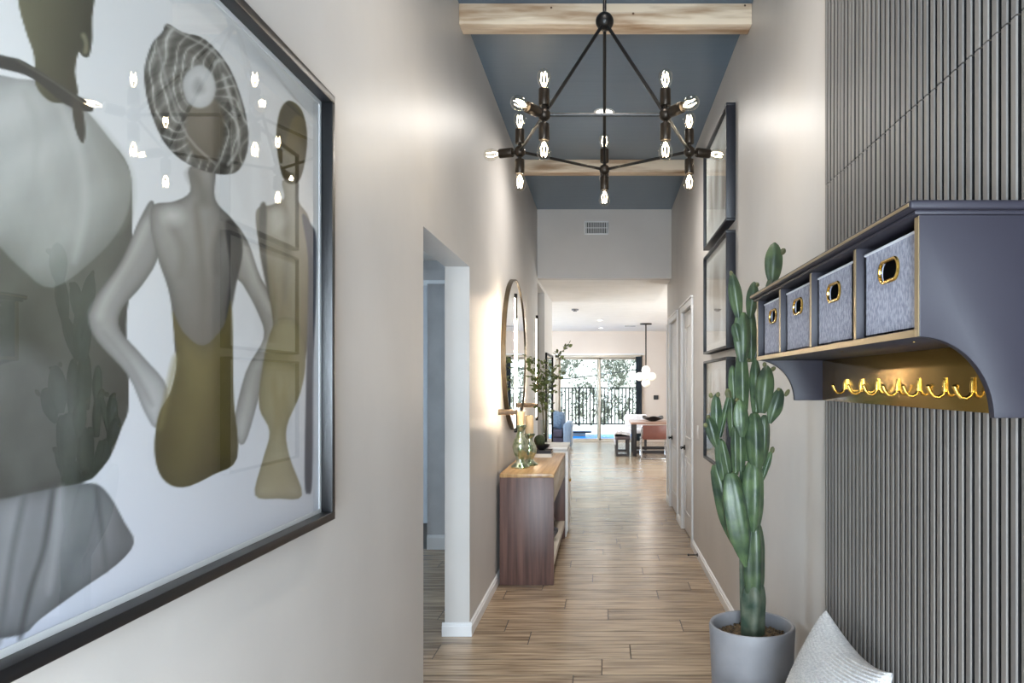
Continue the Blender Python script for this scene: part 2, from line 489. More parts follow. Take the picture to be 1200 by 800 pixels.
def baseboard(name, pts_y, x, side, h=0.085, t=0.016):
    b = MB()
    for a, c in pts_y:
        prof = [(x, 0), (x + side * t, 0), (x + side * t, h * 0.72), (x + side * t * 0.7, h * 0.78), (x + side * t * 0.7, h * 0.9), (x + side * t * 0.25, h), (x, h)]
        b.prism(prof, 'y', a, c)
    return struct(b.build(name, M['trim'], smooth=False))
baseboard('baseboard_left', [(Y0, OY0), (OY1, 9.36), (10.45, YE)], XL, 1)
baseboard('baseboard_right', [(Y0, 7.04), (8.07, 8.44), (9.52, YR)], XR, -1)
jb = MB()
for (ya, s) in ((OY1, -1), (OY0, 1)):
    prof = [(ya, 0), (ya + s * .016, 0), (ya + s * .016, .062), (ya + s * .011, .068), (ya + s * .011, .077), (ya + s * .004, .085), (ya, .085)]
    jb.prism(prof, 'x', XL - WT - .016, XL + .016)
struct(jb.build('baseboard_doorway', M['trim'], smooth=False))
b = MB(); b.prism([(7.0, 0), (6.984, 0), (6.984, .11), (6.99, .125), (7.0, .14)], 'x', -1.70, XL - WT)
struct(b.build('baseboard_side_room', M['trim'], smooth=False))
# right wall end trim
wallbox('trim_2', M['trim'], (XR - 0.012, XR + 0.132, YR, YR + 0.012, 0, 2.4))

# ceiling beams
def beam(y0, y1, z0, label):
    o = MB().box(XL + .001, XR - .001, y0, y1, z0, ZC - .001).build('ceiling_beam', M['beam'], bevel=0.004)
    tag(o, label, 'beam', 'ceiling beams')
    return o
bm1 = beam(4.255, 4.38, 3.705, 'pale knotty wood ceiling beam nearest, behind the chandelier stem')
for (u, v, r) in ((646, 9, .35), (873, 4, .35), (742, 16, .4)):
    p = px(u, v, 4.2545)
    MB().lathe([(0.018 * r, 0.0), (0.013 * r, 0.0012), (1e-6, 0.0014)], 14, axis='y', c=(p.x, 4.2552 - .0015, min(p.z, 3.815))).build('knot', M['beam_knot'], bm1)
beam(7.225, 7.365, 3.705, 'pale wood ceiling beam farther down the hall, near the white header')

# ------------------------------------------------------------------ doors on the right wall
def panel_door(n, y0, y1, label):
    root = thing('door_%d' % n, label, None, (XR, (y0 + y1) / 2, 0))
    root['kind'] = 'structure'
    X = XR + 0.018                          # slab face
    slab = MB().box(X, X + 0.04, y0 + .004, y1 - .004, 0.008, DZ - .004).build('door_slab', M['trim'], root, bevel=.002)
    for (za, zb) in ((0.22, 0.82), (1.02, DZ - 0.16)):
        ya, yb = y0 + 0.13, y1 - 0.13
        fr = MB()
        t = .016
        fr.box(X - .008, X, ya, yb, za, za + t).box(X - .008, X, ya, yb, zb - t, zb).box(X - .008, X, ya, ya + t, za, zb).box(X - .008, X, yb - t, yb, za, zb)
        fr.build('panel_moulding', M['trim'], slab, bevel=.003)
        MB().box(X - .005, X, ya + .05, yb - .05, za + .05, zb - .05).build('raised_panel', M['trim'], slab, bevel=.004)
    # casing
    c = 0.078
    for nm, bx in (('side_casing', (XR - .018, XR + .0, y0 - c, y0, 0, DZ)), ('side_casing', (XR - .018, XR, y1, y1 + c, 0, DZ)), ('head_casing', (XR - .02, XR, y0 - c, y1 + c, DZ, DZ + .065))):
        MB().box(*bx).build(nm, M['trim'], root, bevel=.004)
    MB().box(XR - .03, XR, y0 - c - .015, y1 + c + .015, DZ + .065, DZ + .085).build('crown_cap', M['trim'], root, bevel=.005)
    for z in (0.28, 1.22, 2.15):
        hg = MB().box(X - .006, X + .004, y0 + .0, y0 + .02, z - .05, z + .05)
        hg.lathe([(.008, z - .055), (.008, z + .055)], 10, c=(X - .008, y0 + .006, 0))
        hg.build('hinge', M['black_metal'], root)
    z = 0.9
    lev = MB().lathe([(.028, 0), (.028, .01), (.02, .014), (.011, .016), (.011, .055), (1e-6, .056)], 16, c=(0, 0, 0), axis='x')
    lev.v = [(X - p[0], p[1] + y1 - .065, p[2] + z) for p in lev.v]
    lev.tube([(X - .05, y1 - .065, z), (X - .052, y1 - .10, z), (X - .05, y1 - .19, z)], .009, 8)
    lev.build('door_handle', M['black_metal'], root)
    return root
panel_door(1, *D1, 'nearer white panelled door on the right wall with black lever')
panel_door(2, *D2, 'farther white panelled door on the right wall beside the dining area')

# sliding glass door in the far wall
root = thing('door_3', 'wide sliding glass door in the far wall onto the patio', None, ((SX0 + SX1) / 2, YB, 0)); root['kind'] = 'structure'
fm = M['slider_frame'] = mat('taupe_vinyl', (196, 184, 168), rough=0.45)
f = MB()
f.box(SX0, SX0 + .09, YB - .03, YB + .1, 0, SZ).box(SX1 - .06, SX1, YB - .03, YB + .1, 0, SZ).box(SX0, SX1, YB - .03, YB + .1, SZ - .07, SZ).box(SX0, SX1, YB - .04, YB + .1, 0, .035)
f.build('door_frame', fm, root, bevel=.006)
xm = (702 - CU) / F * YB
for (a, c_, y) in ((SX0 + .09, xm + .045, YB + .03), (xm - .045, SX1 - .06, YB + .07)):
    s = MB()
    s.box(a, a + .05, y, y + .035, .035, SZ - .07).box(c_ - .05, c_, y, y + .035, .035, SZ - .07).box(a, c_, y, y + .035, .035, .085).box(a, c_, y, y + .035, SZ - .12, SZ - .07)
    so = s.build('sash', fm, root, bevel=.004)
    MB().box(a + .05, c_ - .05, y + .014, y + .02, .085, SZ - .12).build('pane', M['slider_glass'], so, smooth=False)
MB().box(xm - .03, xm - .015, YB + .005, YB + .03, .95, 1.15).build('door_handle', M['black_metal'], root, bevel=.004)
cs = MB()
cs.box(SX0 - .03, SX1 + .06, YB - .02, YB, SZ, SZ + .045)
struct(cs.build('trim_3', M['trim'], bevel=.004))
# dark screen panel parked at the right end of the slider
o = MB().prism([(x, YB - .045 + (.012 if i % 2 else -.012)) for i, x in enumerate(np.linspace((745 - CU) / F * YB, (752 - CU) / F * YB, 9))] +
               [(x, YB - .039 + (.012 if i % 2 else -.012)) for i, x in reversed(list(enumerate(np.linspace((745 - CU) / F * YB, (752 - CU) / F * YB, 9))))], 'z', 0.02, SZ - .04).build('curtain', M['dark_fabric'])
tag(o, 'dark narrow curtain gathered at the right side of the sliding door', 'curtain')
# glazed entry door behind the camera
root = thing('door_4', 'glazed entry door at the near end of the hall', None, (0.01, Y0, 0)); root['kind'] = 'structure'
f = MB()
f.box(-.6, -.52, Y0 - .12, Y0, 0, 2.5).box(.54, .62, Y0 - .12, Y0, 0, 2.5).box(-.52, .54, Y0 - .12, Y0, 2.42, 2.5).box(-.52, .54, Y0 - .12, Y0, 0, .12).box(-.52, .54, Y0 - .1, Y0 - .05, 2.0, 2.08).box(-.03, .05, Y0 - .1, Y0 - .05, .12, 2.0)
f.build('door_frame', M['frame_dark'], root, bevel=.004)
MB().box(-.52, .54, Y0 - .08, Y0 - .074, .12, 2.42).build('pane', M['glass'], root, smooth=False)

# unseen windows of the living room and side room, added for the fill lamps
for n_, (xa_, xb_, ya_, yb_, za_, zb_, nm_) in enumerate(((LX0 - .12, LX0, 13.75, 18.25, .7, 2.7, 'wide window added for fill light in the left wall of the living room'),
                                                  (LX1, LX1 + .12, 11.35, 13.85, .8, 2.6, 'window added for fill light in the right wall of the dining area'),
                                                  (-3.2, -3.08, 3.9, 5.3, 1.0, 2.2, 'small window added for fill light in the room behind the doorway'))):
    r = thing('window_%d' % (n_ + 1), nm_, None, ((xa_ + xb_) / 2, (ya_ + yb_) / 2, za_)); r['kind'] = 'structure'
    f = MB(); e = .05; xm_ = (xa_ + xb_) / 2
    f.box(xm_ - .03, xm_ + .03, ya_, yb_, za_, za_ + e).box(xm_ - .03, xm_ + .03, ya_, yb_, zb_ - e, zb_).box(xm_ - .03, xm_ + .03, ya_, ya_ + e, za_ + e, zb_ - e).box(xm_ - .03, xm_ + .03, yb_ - e, yb_, za_ + e, zb_ - e)
    f.box(xm_ - .02, xm_ + .02, (ya_ + yb_) / 2 - .02, (ya_ + yb_) / 2 + .02, za_ + e, zb_ - e)
    f.build('window_frame', M['trim'], r)
    MB().box(xm_ - .003, xm_ + .003, ya_ + e, yb_ - e, za_ + e, zb_ - e).build('pane', M['glass'], r, smooth=False)

# ------------------------------------------------------------------ slat wall
SXF = 0.852                                  # slat face
SY1, SY0 = 2.79, 0.70
sw = thing('slat_wall_panel', 'grey vertical slat panelling on the right wall behind the cubby shelf', 'wall panel', (XR, 1.8, 0))
MB().box(SXF + .016, XR - .001, SY0, SY1, 0.0, ZC - .002).build('backing', M['slat_back_groove_shade'], sw, smooth=False)
PITCH, SWD = 0.0374, 0.0240
def slat_mesh(h):
    b = MB(); e = .003
    pr = [(SXF + .017, 0), (SXF + .017, SWD), (SXF + e, SWD), (SXF, SWD - e), (SXF, e), (SXF + e, 0)]
    b.prism(pr, 'z', 0, h)
    return b
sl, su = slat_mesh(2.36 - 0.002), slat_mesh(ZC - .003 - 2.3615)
protos = []
n = int((SY1 - SY0) / PITCH)
for k in range(n):
    y = SY1 - (k + 1) * PITCH + (PITCH - SWD)
    if k == 0:
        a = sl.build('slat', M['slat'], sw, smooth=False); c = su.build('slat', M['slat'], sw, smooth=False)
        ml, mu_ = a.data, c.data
        for me_ in (ml, mu_):                     # groove shade put into the colour: black sides, grey faces
            me_.materials.append(M['slat_back_groove_shade'])
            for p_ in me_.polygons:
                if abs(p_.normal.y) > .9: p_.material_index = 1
    else:
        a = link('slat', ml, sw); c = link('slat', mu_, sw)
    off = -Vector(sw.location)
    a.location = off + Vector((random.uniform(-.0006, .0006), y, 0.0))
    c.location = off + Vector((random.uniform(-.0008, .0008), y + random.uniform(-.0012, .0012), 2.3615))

# ------------------------------------------------------------------ cubby shelf with hooks
X0 = 0.591; XW = SXF - .001
SN, SF = 1.356, 2.79                          # near / far end
ZB, Z1, Z2, ZTOP, ZLB = 1.687, 1.703, 1.922, 1.940, 1.535
shelf = thing('cubby_shelf', 'slate navy wall shelf with four cubbies and a rail of brass hooks', 'shelf', (XW, (SN + SF) / 2, ZLB))
def end_panel(y0, y1):
    out = [(X0, Z2), (X0, ZB)] + [(X0 + .14 * math.sin(a), ZLB + (ZB - ZLB) * math.cos(a)) for a in np.linspace(0.02, PI / 2, 18)] + [(XW, ZLB), (XW, Z2)]
    return MB().prism(out, 'y', y0, y1).build('end_panel', M['navy'], shelf, bevel=.0015)
end_panel(SN, SN + .02); end_panel(SF - .02, SF)
tp = MB().box(X0 - .024, XW, SN - .016, SF + .016, Z2, ZTOP)
tp.build('top_board', M['navy'], shelf, bevel=.006, seg=3)
MB().box(X0 - .012, XW, SN - .008, SF + .008, Z2 - .008, Z2 + .0005).build('cove_moulding', M['navy'], shelf, bevel=.003)
MB().box(X0, XW, SN + .02, SF - .02, ZB, Z1).build('bottom_board', M['navy'], shelf, bevel=.0015)
divs = [1.703, 2.067, 2.427]
for y in divs:
    MB().box(X0, XW - .008, y - .008, y + .008, Z1, Z2 - .006).build('divider', M['navy'], shelf, bevel=.0012)
MB().box(XW - .008, XW, SN + .02, SF - .02, Z1, Z2 - .006).build('back_board', M['navy'], shelf)
MB().box(XW - .014, XW, SN + .02, SF - .02, ZLB, ZB).build('hook_rail', M['navy_warm_sheen'], shelf, bevel=.001)
for (y) in (1.52, 1.98, 2.45):                # shelf fixing screws
    MB().lathe([(.004, -.001), (.004, 0), (1e-6, .0)], 8, c=(X0 + .06, y, ZB)).build('screw', M['brass'], shelf)
xr = XW - .014
M['edge'] = mat('warm_edge_glint', (158, 140, 108), (148, 130, 98), rough=0.3, metal=0.7)  # added strips: warm light on the navy front edges put into their colour
def edge_glint(y0, y1, z0, z1, x=X0):
    MB().box(x - .0012, x, y0, y1, z0, z1).build('edge_glint', M['edge'], shelf, smooth=False)
edge_glint(SN + .02, SF - .02, ZB + .001, Z1 - .001)
for y in divs: edge_glint(y - .007, y + .007, Z1, Z2 - .009)
edge_glint(SN + .001, SN + .019, ZB + .001, Z2 - .009); edge_glint(SF - .019, SF - .001, ZB + .001, Z2 - .009)
edge_glint(SN - .01, SF + .01, Z2 + .006, ZTOP - .006, X0 - .024)
hook_y = [2.505, 2.349, 2.21, 2.058, 1.919, 1.772, 1.638]
hk = None
for y in hook_y:
    if hk is None:
        b = MB()
        b.tube([(-.002, 0, .034), (-.004, 0, .02), (-.004, 0, .004), (-.008, 0, -.006), (-.018, 0, -.012), (-.03, 0, -.01), (-.038, 0, .0), (-.043, 0, .012)],
               [.0042, .0058, .0052, .0046, .0045, .0047, .0052, .0058], 10)
        b.box(-.003, 0, -.007, .007, .002, .036)
        b.sphere((-.0435, 0, .0135), .0062, 10, 6)
        hk = b.build('hook', M['brass'], shelf)
        h = hk
    else:
        h = link('hook', hk.data, shelf)
    h.location = Vector((xr, y, 1.578)) - Vector(shelf.location)
# fabric bins
bin_far = [1.675, 2.04, 2.39, 2.72]
bl = ['grey-blue linen bin in the cubby nearest the camera', 'grey-blue linen bin in the second cubby from the near end',
      'grey-blue linen bin in the third cubby from the near end', 'grey-blue linen bin in the farthest cubby beside the cactus']
for i, (yf, lab) in enumerate(zip(bin_far, bl)):
    w, hgt, dep = .280, .19, .225
    zb = Z1 + .0005
    yn = yf - w
    r = thing('storage_bin', lab, 'storage bin', (X0 + .014, (yf + yn) / 2, zb), 'linen bins in the cubby shelf')
    xf = X0 + .014
    zc, yc = zb + .135, (yf + yn) / 2
    rw, rh = .050, .021                        # grommet half sizes
    # body: open box with a hole in the front panel
    b = MB(); t = .006
    b.box(xf + dep - t, xf + dep, yn, yf, zb, zb + hgt).box(xf, xf + dep, yn, yn + t, zb, zb + hgt).box(xf, xf + dep, yf - t, yf, zb, zb + hgt).box(xf, xf + dep, yn, yf, zb, zb + t)
    # front panel around an oblong hole
    hole = arc(yc + rw - rh, zc, rh, rh, -90, 90, 8) + arc(yc - rw + rh, zc, rh, rh, 90, 270, 8)
    outer = []
    for (py, pz) in hole:                      # project to the rectangle
        dy, dz = py - yc, pz - zc
        s = min(((yf - yc) / abs(dy)) if abs(dy) > 1e-6 else 1e9, ((zb + hgt - zc) / dz) if dz > 1e-6 else (((zb - zc) / dz) if dz < -1e-6 else 1e9))
        outer.append((yc + dy * s, zc + dz * s))
    # snap corner points
    for cy, cz in ((yn, zb), (yf, zb), (yn, zb + hgt), (yf, zb + hgt)):
        kx = min(range(len(outer)), key=lambda q: (outer[q][0] - cy) ** 2 + (outer[q][1] - cz) ** 2)
        outer[kx] = (cy, cz)
    nn = len(hole)
    vs = [(xf, *p) for p in hole] + [(xf, *p) for p in outer] + [(xf + t, *p) for p in hole] + [(xf + t, *p) for p in outer]
    fs = []
    for q in range(nn):
        q2 = (q + 1) % nn
        fs += [(q, q2, nn + q2, nn + q), (2 * nn + q, 3 * nn + q, 3 * nn + q2, 2 * nn + q2), (q, 2 * nn + q, 2 * nn + q2, q2), (nn + q, nn + q2, 3 * nn + q2, 3 * nn + q)]
    b.add(vs, fs)
    b.build('bin_body', M['bin'], r, smooth=False)
    pp = MB().tube([(xf, yn, zb + hgt), (xf, yf, zb + hgt), (xf + dep, yf, zb + hgt), (xf + dep, yn, zb + hgt)], .0032, 6, closed=True)
    pp.build('piping', M['bin_trim'], r)
    ring = [(xf - .001, p[0], p[1]) for p in arc(yc + rw - rh, zc, rh + .001, rh + .001, -90, 90, 10) + arc(yc - rw + rh, zc, rh + .001, rh + .001, 90, 270, 10)]
    MB().tube(ring, .0042, 8, closed=True).build('grommet', M['brass'], r)
    for sy in (-1, 1):                         # the rim folded through, and the dark inside
        MB().box(xf + .02, xf + .022, yc - .09, yc + .09, zc - .05, zc + .045)
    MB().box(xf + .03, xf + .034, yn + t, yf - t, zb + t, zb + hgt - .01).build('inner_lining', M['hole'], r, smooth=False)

# ------------------------------------------------------------------ big framed picture, left wall
FY0, FY1, FZ0, FZ1 = 0.33, 2.166, 1.195, 2.455
XFR = -0.80                                   # front of the frame
XG = -0.832                                   # glass
pic = thing('framed_picture', 'huge black-framed photograph of three women from behind on the left wall', 'picture', (XL, (FY0 + FY1) / 2, FZ0))
fw = .024
for nm, (ya, yb, za, zb) in (('frame_rail', (FY0, FY1, FZ1 - fw, FZ1)), ('frame_rail', (FY0, FY1, FZ0, FZ0 + fw)), ('frame_rail', (FY0, FY0 + fw, FZ0 + fw, FZ1 - fw)), ('frame_rail', (FY1 - fw, FY1, FZ0 + fw, FZ1 - fw))):
    MB().box(XL + .0005, XFR, ya, yb, za, zb).build(nm, M['frame_black'], pic, bevel=.0025)
iy0, iy1, iz0, iz1 = FY0 + fw, FY1 - fw, FZ0 + fw, FZ1 - fw
# white slip around the print
s = .012
sl_ = MB()
for bx in ((iy0, iy1, iz1 - s, iz1), (iy0, iy1, iz0, iz0 + s), (iy0, iy0 + s, iz0 + s, iz1 - s), (iy1 - s, iy1, iz0 + s, iz1 - s)):
    sl_.box(XG - .004, XG - .001, *bx)
sl_.build('white_slip', M['mat_board'], pic)
MB().box(XG, XG + .003, iy0, iy1, iz0, iz1).build('picture_glass', M['art_glass'], pic, smooth=False)

# the print: colours computed per vertex of a fine flat grid
def catmull(pts, n=6):
    P_ = np.array(pts, float); k = len(P_); out = []
    for i in range(k):
        p0, p1, p2, p3 = P_[i - 1], P_[i], P_[(i + 1) % k], P_[(i + 2) % k]
        for t in np.linspace(0, 1, n, endpoint=False):
            out.append(0.5 * ((2 * p1) + (-p0 + p2) * t + (2 * p0 - 5 * p1 + 4 * p2 - p3) * t * t + (-p0 + 3 * p1 - 3 * p2 + p3) * t ** 3))
    return np.array(out)

def sdf(U, V, poly):
    d = np.full(U.shape, 1e9); ins = np.zeros(U.shape, bool)
    k = len(poly)
    for i in range(k):
        ax, ay = poly[i]; bx, by = poly[(i + 1) % k]
        ex, ey = bx - ax, by - ay
        wx, wy = U - ax, V - ay
        t = np.clip((wx * ex + wy * ey) / (ex * ex + ey * ey + 1e-9), 0, 1)
        d = np.minimum(d, (wx - ex * t) ** 2 + (wy - ey * t) ** 2)
        c = ((ay > V) != (by > V)) & (U < (bx - ax) * (V - ay) / (by - ay + 1e-12) + ax)
        ins ^= c
    d = np.sqrt(d)
    return np.where(ins, d, -d)               # positive inside

def noise2(U, V, s, seed=0):
    rng = np.random.RandomState(seed)
    out = np.zeros(U.shape)
    for _ in range(10):
        a, b_, ph = rng.normal(0, s), rng.normal(0, s), rng.uniform(0, 6.28)
        out += np.sin(U * a + V * b_ + ph)
    return out / 10 ** .5 * .7

def paint_print(U, V):
    shape = U.shape
    U = U.ravel(); V = V.ravel()
    t = np.clip((V - 300) / 450, 0, 1)[:, None]
    C = np.array((222, 221, 222)) * (1 - t) + np.array((208, 211, 226)) * t
    def put(poly, col, col2=None, feather=.9, edge=0.0, ew=14.0, alpha=1.0, grad=None, nz=0.0, sm=4, seed=0, streak=None):
        q = catmull(poly, sm) if sm > 1 else np.array(poly, float)
        lo_, hi_ = q.min(0) - 3 * feather - 2, q.max(0) + 3 * feather + 2
        k = np.where((U > lo_[0]) & (U < hi_[0]) & (V > lo_[1]) & (V < hi_[1]))[0]
        if not len(k): return
        u, v = U[k], V[k]
        d = sdf(u, v, q)
        a = (np.clip(d / feather * .5 + .5, 0, 1) * alpha)[:, None]
        base = np.broadcast_to(np.array(col, float), (len(k), 3)).copy()
        if col2 is not None:
            (u0, v0), (u1, v1) = grad
            g_ = np.clip(((u - u0) * (u1 - u0) + (v - v0) * (v1 - v0)) / ((u1 - u0) ** 2 + (v1 - v0) ** 2), 0, 1)[:, None]
            base = base * (1 - g_) + np.array(col2, float) * g_
        if edge:
            base = base * (1 - edge * np.exp(-np.clip(d, 0, None) / ew)[:, None])
        if nz:
            base = base + (noise2(u, v, .06, seed) * nz + noise2(u, v, .25, seed + 9) * nz * .4)[:, None]
        if streak is not None:
            base = base + streak(u, v)[:, None]
        C[k] = C[k] * (1 - a) + base * a
    def line(pts, w, col, alpha=.8, feather=1.2):
        P_ = np.array(pts, float)
        tn = np.gradient(P_, axis=0); nr = np.stack([-tn[:, 1], tn[:, 0]], 1); nr /= np.linalg.norm(nr, axis=1)[:, None] + 1e-9
        put(np.concatenate([P_ + nr * w, (P_ - nr * w)[::-1]]), col, alpha=alpha, feather=feather, sm=3)
    fold = lambda f, am, sl: (lambda u, v: am * np.sin(u * f + v * sl + 1.3 * noise2(u, v, .03, 2)))
    # figure on the left: dark trousers, pale open-backed blouse, halter tie
    put([(-160, 110), (-60, 100), (60, 110), (112, 150), (146, 186), (155, 228), (153, 330), (148, 380), (151, 470), (143, 500), (120, 548), (70, 572), (-160, 610)], (104, 104, 94), (58, 58, 53), grad=((20, 200), (90, 580)), nz=5, edge=.25, streak=fold(.06, 5, .02))
    put([(-160, 420), (-40, 404), (30, 410), (80, 440), (96, 500), (80, 560), (20, 584), (-160, 600)], (112, 112, 110), (84, 84, 82), grad=((0, 410), (40, 580)), feather=14, nz=5, alpha=.7)
    put([(-120, 80), (20, 92), (58, 98), (92, 120), (128, 162), (150, 196), (154, 222), (146, 258), (118, 296), (62, 337), (22, 312), (-30, 268), (-160, 230)], (184, 184, 181), (148, 149, 142), grad=((40, 120), (110, 330)), nz=4, edge=.2, ew=20, streak=fold(.05, 5, .06))
    put([(104, 140), (140, 180), (153, 214), (150, 250), (136, 268), (138, 230), (124, 185)], (140, 140, 133), feather=9, alpha=.75)
    line([(30, 110), (44, 150), (40, 210), (56, 290)], 3, (160, 160, 155), .6, 6)
    line([(70, 120), (92, 175), (100, 240), (88, 300)], 3, (202, 202, 200), .5, 6)
    put([(18, -60), (21, 0), (30, 36), (40, 66), (42, 100), (62, 120), (90, 114), (88, 84), (92, 62), (97, 66), (104, 66), (108, 48), (108, 20), (110, -60)], (104, 101, 80), (58, 57, 46), grad=((22, 40), (108, 50)), nz=3)
    line([(97, 40), (101, 50), (100, 62)], 2.5, (134, 130, 108), .8, 1.5)
    put([(-80, 40), (0, 64), (24, 70), (48, 84), (84, 108), (107, 121), (106, 131), (76, 122), (38, 92), (0, 80), (-80, 62)], (54, 54, 51))
    put([(84, 112), (94, 118), (100, 150), (97, 168), (88, 150)], (64, 62, 55))
    line([(22, 72), (60, 94), (100, 122)], 1.2, (96, 95, 88), .8)
    put([(-160, 596), (-20, 588), (60, 572), (108, 566), (128, 580), (146, 612), (157, 636), (136, 662), (90, 694), (46, 726), (24, 744), (-40, 752), (-160, 770)], (140, 141, 146), (112, 113, 117), grad=((0, 570), (120, 700)), nz=4, edge=.22, ew=10, sm=3, streak=fold(.12, 7, .02))
    line([(62, 574), (52, 640), (36, 690), (24, 744)], 3.0, (70, 71, 74), .8, 3)
    line([(72, 574), (66, 630), (58, 690)], 3.0, (162, 163, 168), .6, 4)
    line([(28, 584), (14, 650), (0, 744)], 3.0, (84, 85, 89), .7, 4)
    line([(112, 572), (118, 610), (124, 664)], 2.5, (86, 87, 90), .7, 3)
    # central figure: skin, arms akimbo, low-backed dress, crumpled round hat
    skin, skin2 = (168, 164, 158), (112, 107, 101)
    put([(180, 236), (164, 256), (142, 306), (110, 350), (102, 372), (114, 400), (150, 440), (170, 484), (184, 500), (196, 455), (168, 418), (141, 386), (143, 362), (168, 332), (186, 296)], (152, 149, 145), (192, 191, 193), grad=((150, 350), (180, 480)), edge=.32, ew=6, nz=3)
    line([(172, 262), (152, 304), (124, 350), (116, 372)], 4, (184, 181, 176), .7, 5)
    line([(124, 392), (150, 424), (176, 470)], 2, (128, 126, 124), .6, 4)
    put([(272, 262), (290, 282), (306, 326), (329, 362), (329, 388), (312, 424), (302, 470), (286, 520), (274, 500), (288, 436), (309, 396), (302, 366), (285, 334), (276, 320)], (156, 152, 146), (190, 188, 187), grad=((310, 370), (285, 500)), edge=.32, ew=5, nz=3)
    line([(286, 290), (300, 330), (316, 362)], 3, (184, 180, 174), .7, 4)
    put([(222, 196), (223, 224), (204, 236), (180, 240), (176, 262), (184, 300), (197, 338), (203, 374), (208, 420), (240, 425), (270, 410), (271, 360), (277, 330), (284, 292), (276, 262), (256, 240), (251, 225), (251, 196)], skin, skin2, grad=((190, 260), (286, 330)), edge=.34, ew=9, nz=4)
    line([(226, 200), (236, 222), (238, 240)], 7, (104, 100, 92), .7, 6)
    line([(230, 246), (236, 300), (239, 350), (238, 392)], 3, (110, 104, 96), .75, 5)
    line([(200, 262), (214, 292), (212, 322)], 3, (120, 115, 108), .7, 6)
    line([(262, 262), (252, 292), (254, 318)], 3, (96, 91, 85), .7, 6)
    put([(196, 244), (210, 246), (214, 256), (202, 262), (192, 256)], (202, 200, 197), feather=8, alpha=.8)
    put([(264, 262), (276, 264), (284, 292), (277, 330), (271, 362), (264, 374), (270, 320)], (60, 58, 57), feather=1.6)
    put([(202, 366), (214, 388), (238, 405), (262, 382), (271, 352), (273, 420), (274, 470), (278, 536), (250, 556), (214, 571), (190, 560), (181, 528), (186, 486), (200, 458), (207, 420)], (120, 108, 62), (78, 69, 34), grad=((200, 380), (262, 560)), edge=.22, nz=4, streak=fold(.10, 4, .01))
    line([(206, 420), (196, 464), (188, 500)], 3, (134, 122, 78), .6, 4)
    hat = [(196, 28), (190, 38), (178, 52), (169, 84), (174, 122), (192, 166), (220, 192), (256, 204), (280, 199), (291, 168), (286, 126), (268, 78), (240, 46), (214, 38)]
    def crumple(u, v):
        du, dv = (u - 236) * .86 + (v - 130) * .30, -(u - 236) * .28 + (v - 130) * .55
        rr = np.hypot(du, dv); th = np.arctan2(dv, du)
        a1 = np.sin(th * 7 + rr * .30 + 2.2 * noise2(u, v, .05, 3))
        a2 = np.sin(th * 17 - rr * .45 + 2.5 * noise2(u, v, .09, 5))
        a3 = np.sin(th * 29 + rr * .9 + 3 * noise2(u, v, .12, 8))
        hi_ = np.clip(a2, .72, 1) - .72
        return np.clip(rr / 34, .25, 1) * (a1 * 20 + a2 * 15 + a3 * 8 + hi_ * 190)
    put(hat, (122, 120, 114), (88, 86, 80), grad=((172, 80), (280, 180)), edge=.35, ew=5, streak=crumple, nz=3)
    put([(240, 108), (222, 126), (218, 160), (230, 184), (250, 188), (262, 166), (260, 128)], (116, 108, 94), (84, 76, 62), grad=((220, 120), (260, 185)), feather=3, nz=3)
    put([(233, 76), (218, 86), (214, 102), (220, 120), (234, 127), (248, 120), (253, 102), (247, 84)], (210, 209, 208), feather=1.5, nz=8, edge=.14, ew=5)
    put([(233, 92), (226, 100), (230, 110), (240, 106)], (166, 164, 162), feather=4)
    line([(196, 30), (222, 44), (252, 62), (274, 98), (286, 140)], 1.5, (176, 175, 170), .7)
    line([(186, 60), (200, 110), (220, 160), (250, 190)], 1.5, (170, 168, 164), .6)
    line([(262, 90), (274, 130), (280, 170), (268, 192)], 2.0, (186, 184, 180), .7)
    # figure on the right
    put([(331, 212), (333, 232), (318, 240), (302, 244), (300, 262), (306, 300), (314, 340), (320, 380), (318, 420), (324, 440), (340, 440), (358, 420), (362, 360), (366, 300), (362, 256), (350, 236), (349, 212)], (166, 158, 146), (122, 110, 76), grad=((330, 240), (340, 400)), edge=.26, ew=5, nz=4)
    put([(316, 392), (306, 440), (304, 478), (316, 506), (307, 542), (299, 580), (326, 584), (354, 580), (339, 534), (336, 500), (352, 460), (358, 420), (350, 380), (330, 372)], (140, 129, 88), (172, 162, 138), grad=((330, 400), (326, 580)), edge=.2, ew=6, nz=4)
    put([(304, 244), (312, 242), (312, 300), (316, 352), (309, 320), (304, 290)], (88, 84, 78), feather=1.5)
    line([(334, 246), (336, 300), (334, 350)], 2.5, (120, 112, 98), .7, 4)
    put([(318, 250), (330, 246), (334, 262), (322, 272)], (188, 184, 176), feather=5, alpha=.8)
    put([(354, 252), (364, 262), (371, 282), (370, 360), (367, 430), (366, 560), (361, 578), (357, 560), (359, 440), (361, 360), (361, 300)], (70, 74, 88), feather=1.2)
    put([(339, 118), (328, 130), (324, 160), (327, 190), (334, 212), (348, 214), (356, 196), (360, 160), (354, 130)], (116, 104, 66), (74, 65, 38), grad=((325, 140), (358, 200)), edge=.28, ew=5, nz=4)
    put([(338, 119), (327, 140), (325, 168), (332, 176), (342, 140), (352, 134)], (60, 56, 44), feather=2, alpha=.75)
    return np.clip(C, 0, 255).reshape(shape + (3,))

def srgb_lin_np(c):
    c = c / 255.0
    return np.where(c <= 0.04045, c / 12.92, ((c + 0.055) / 1.055) ** 2.4)

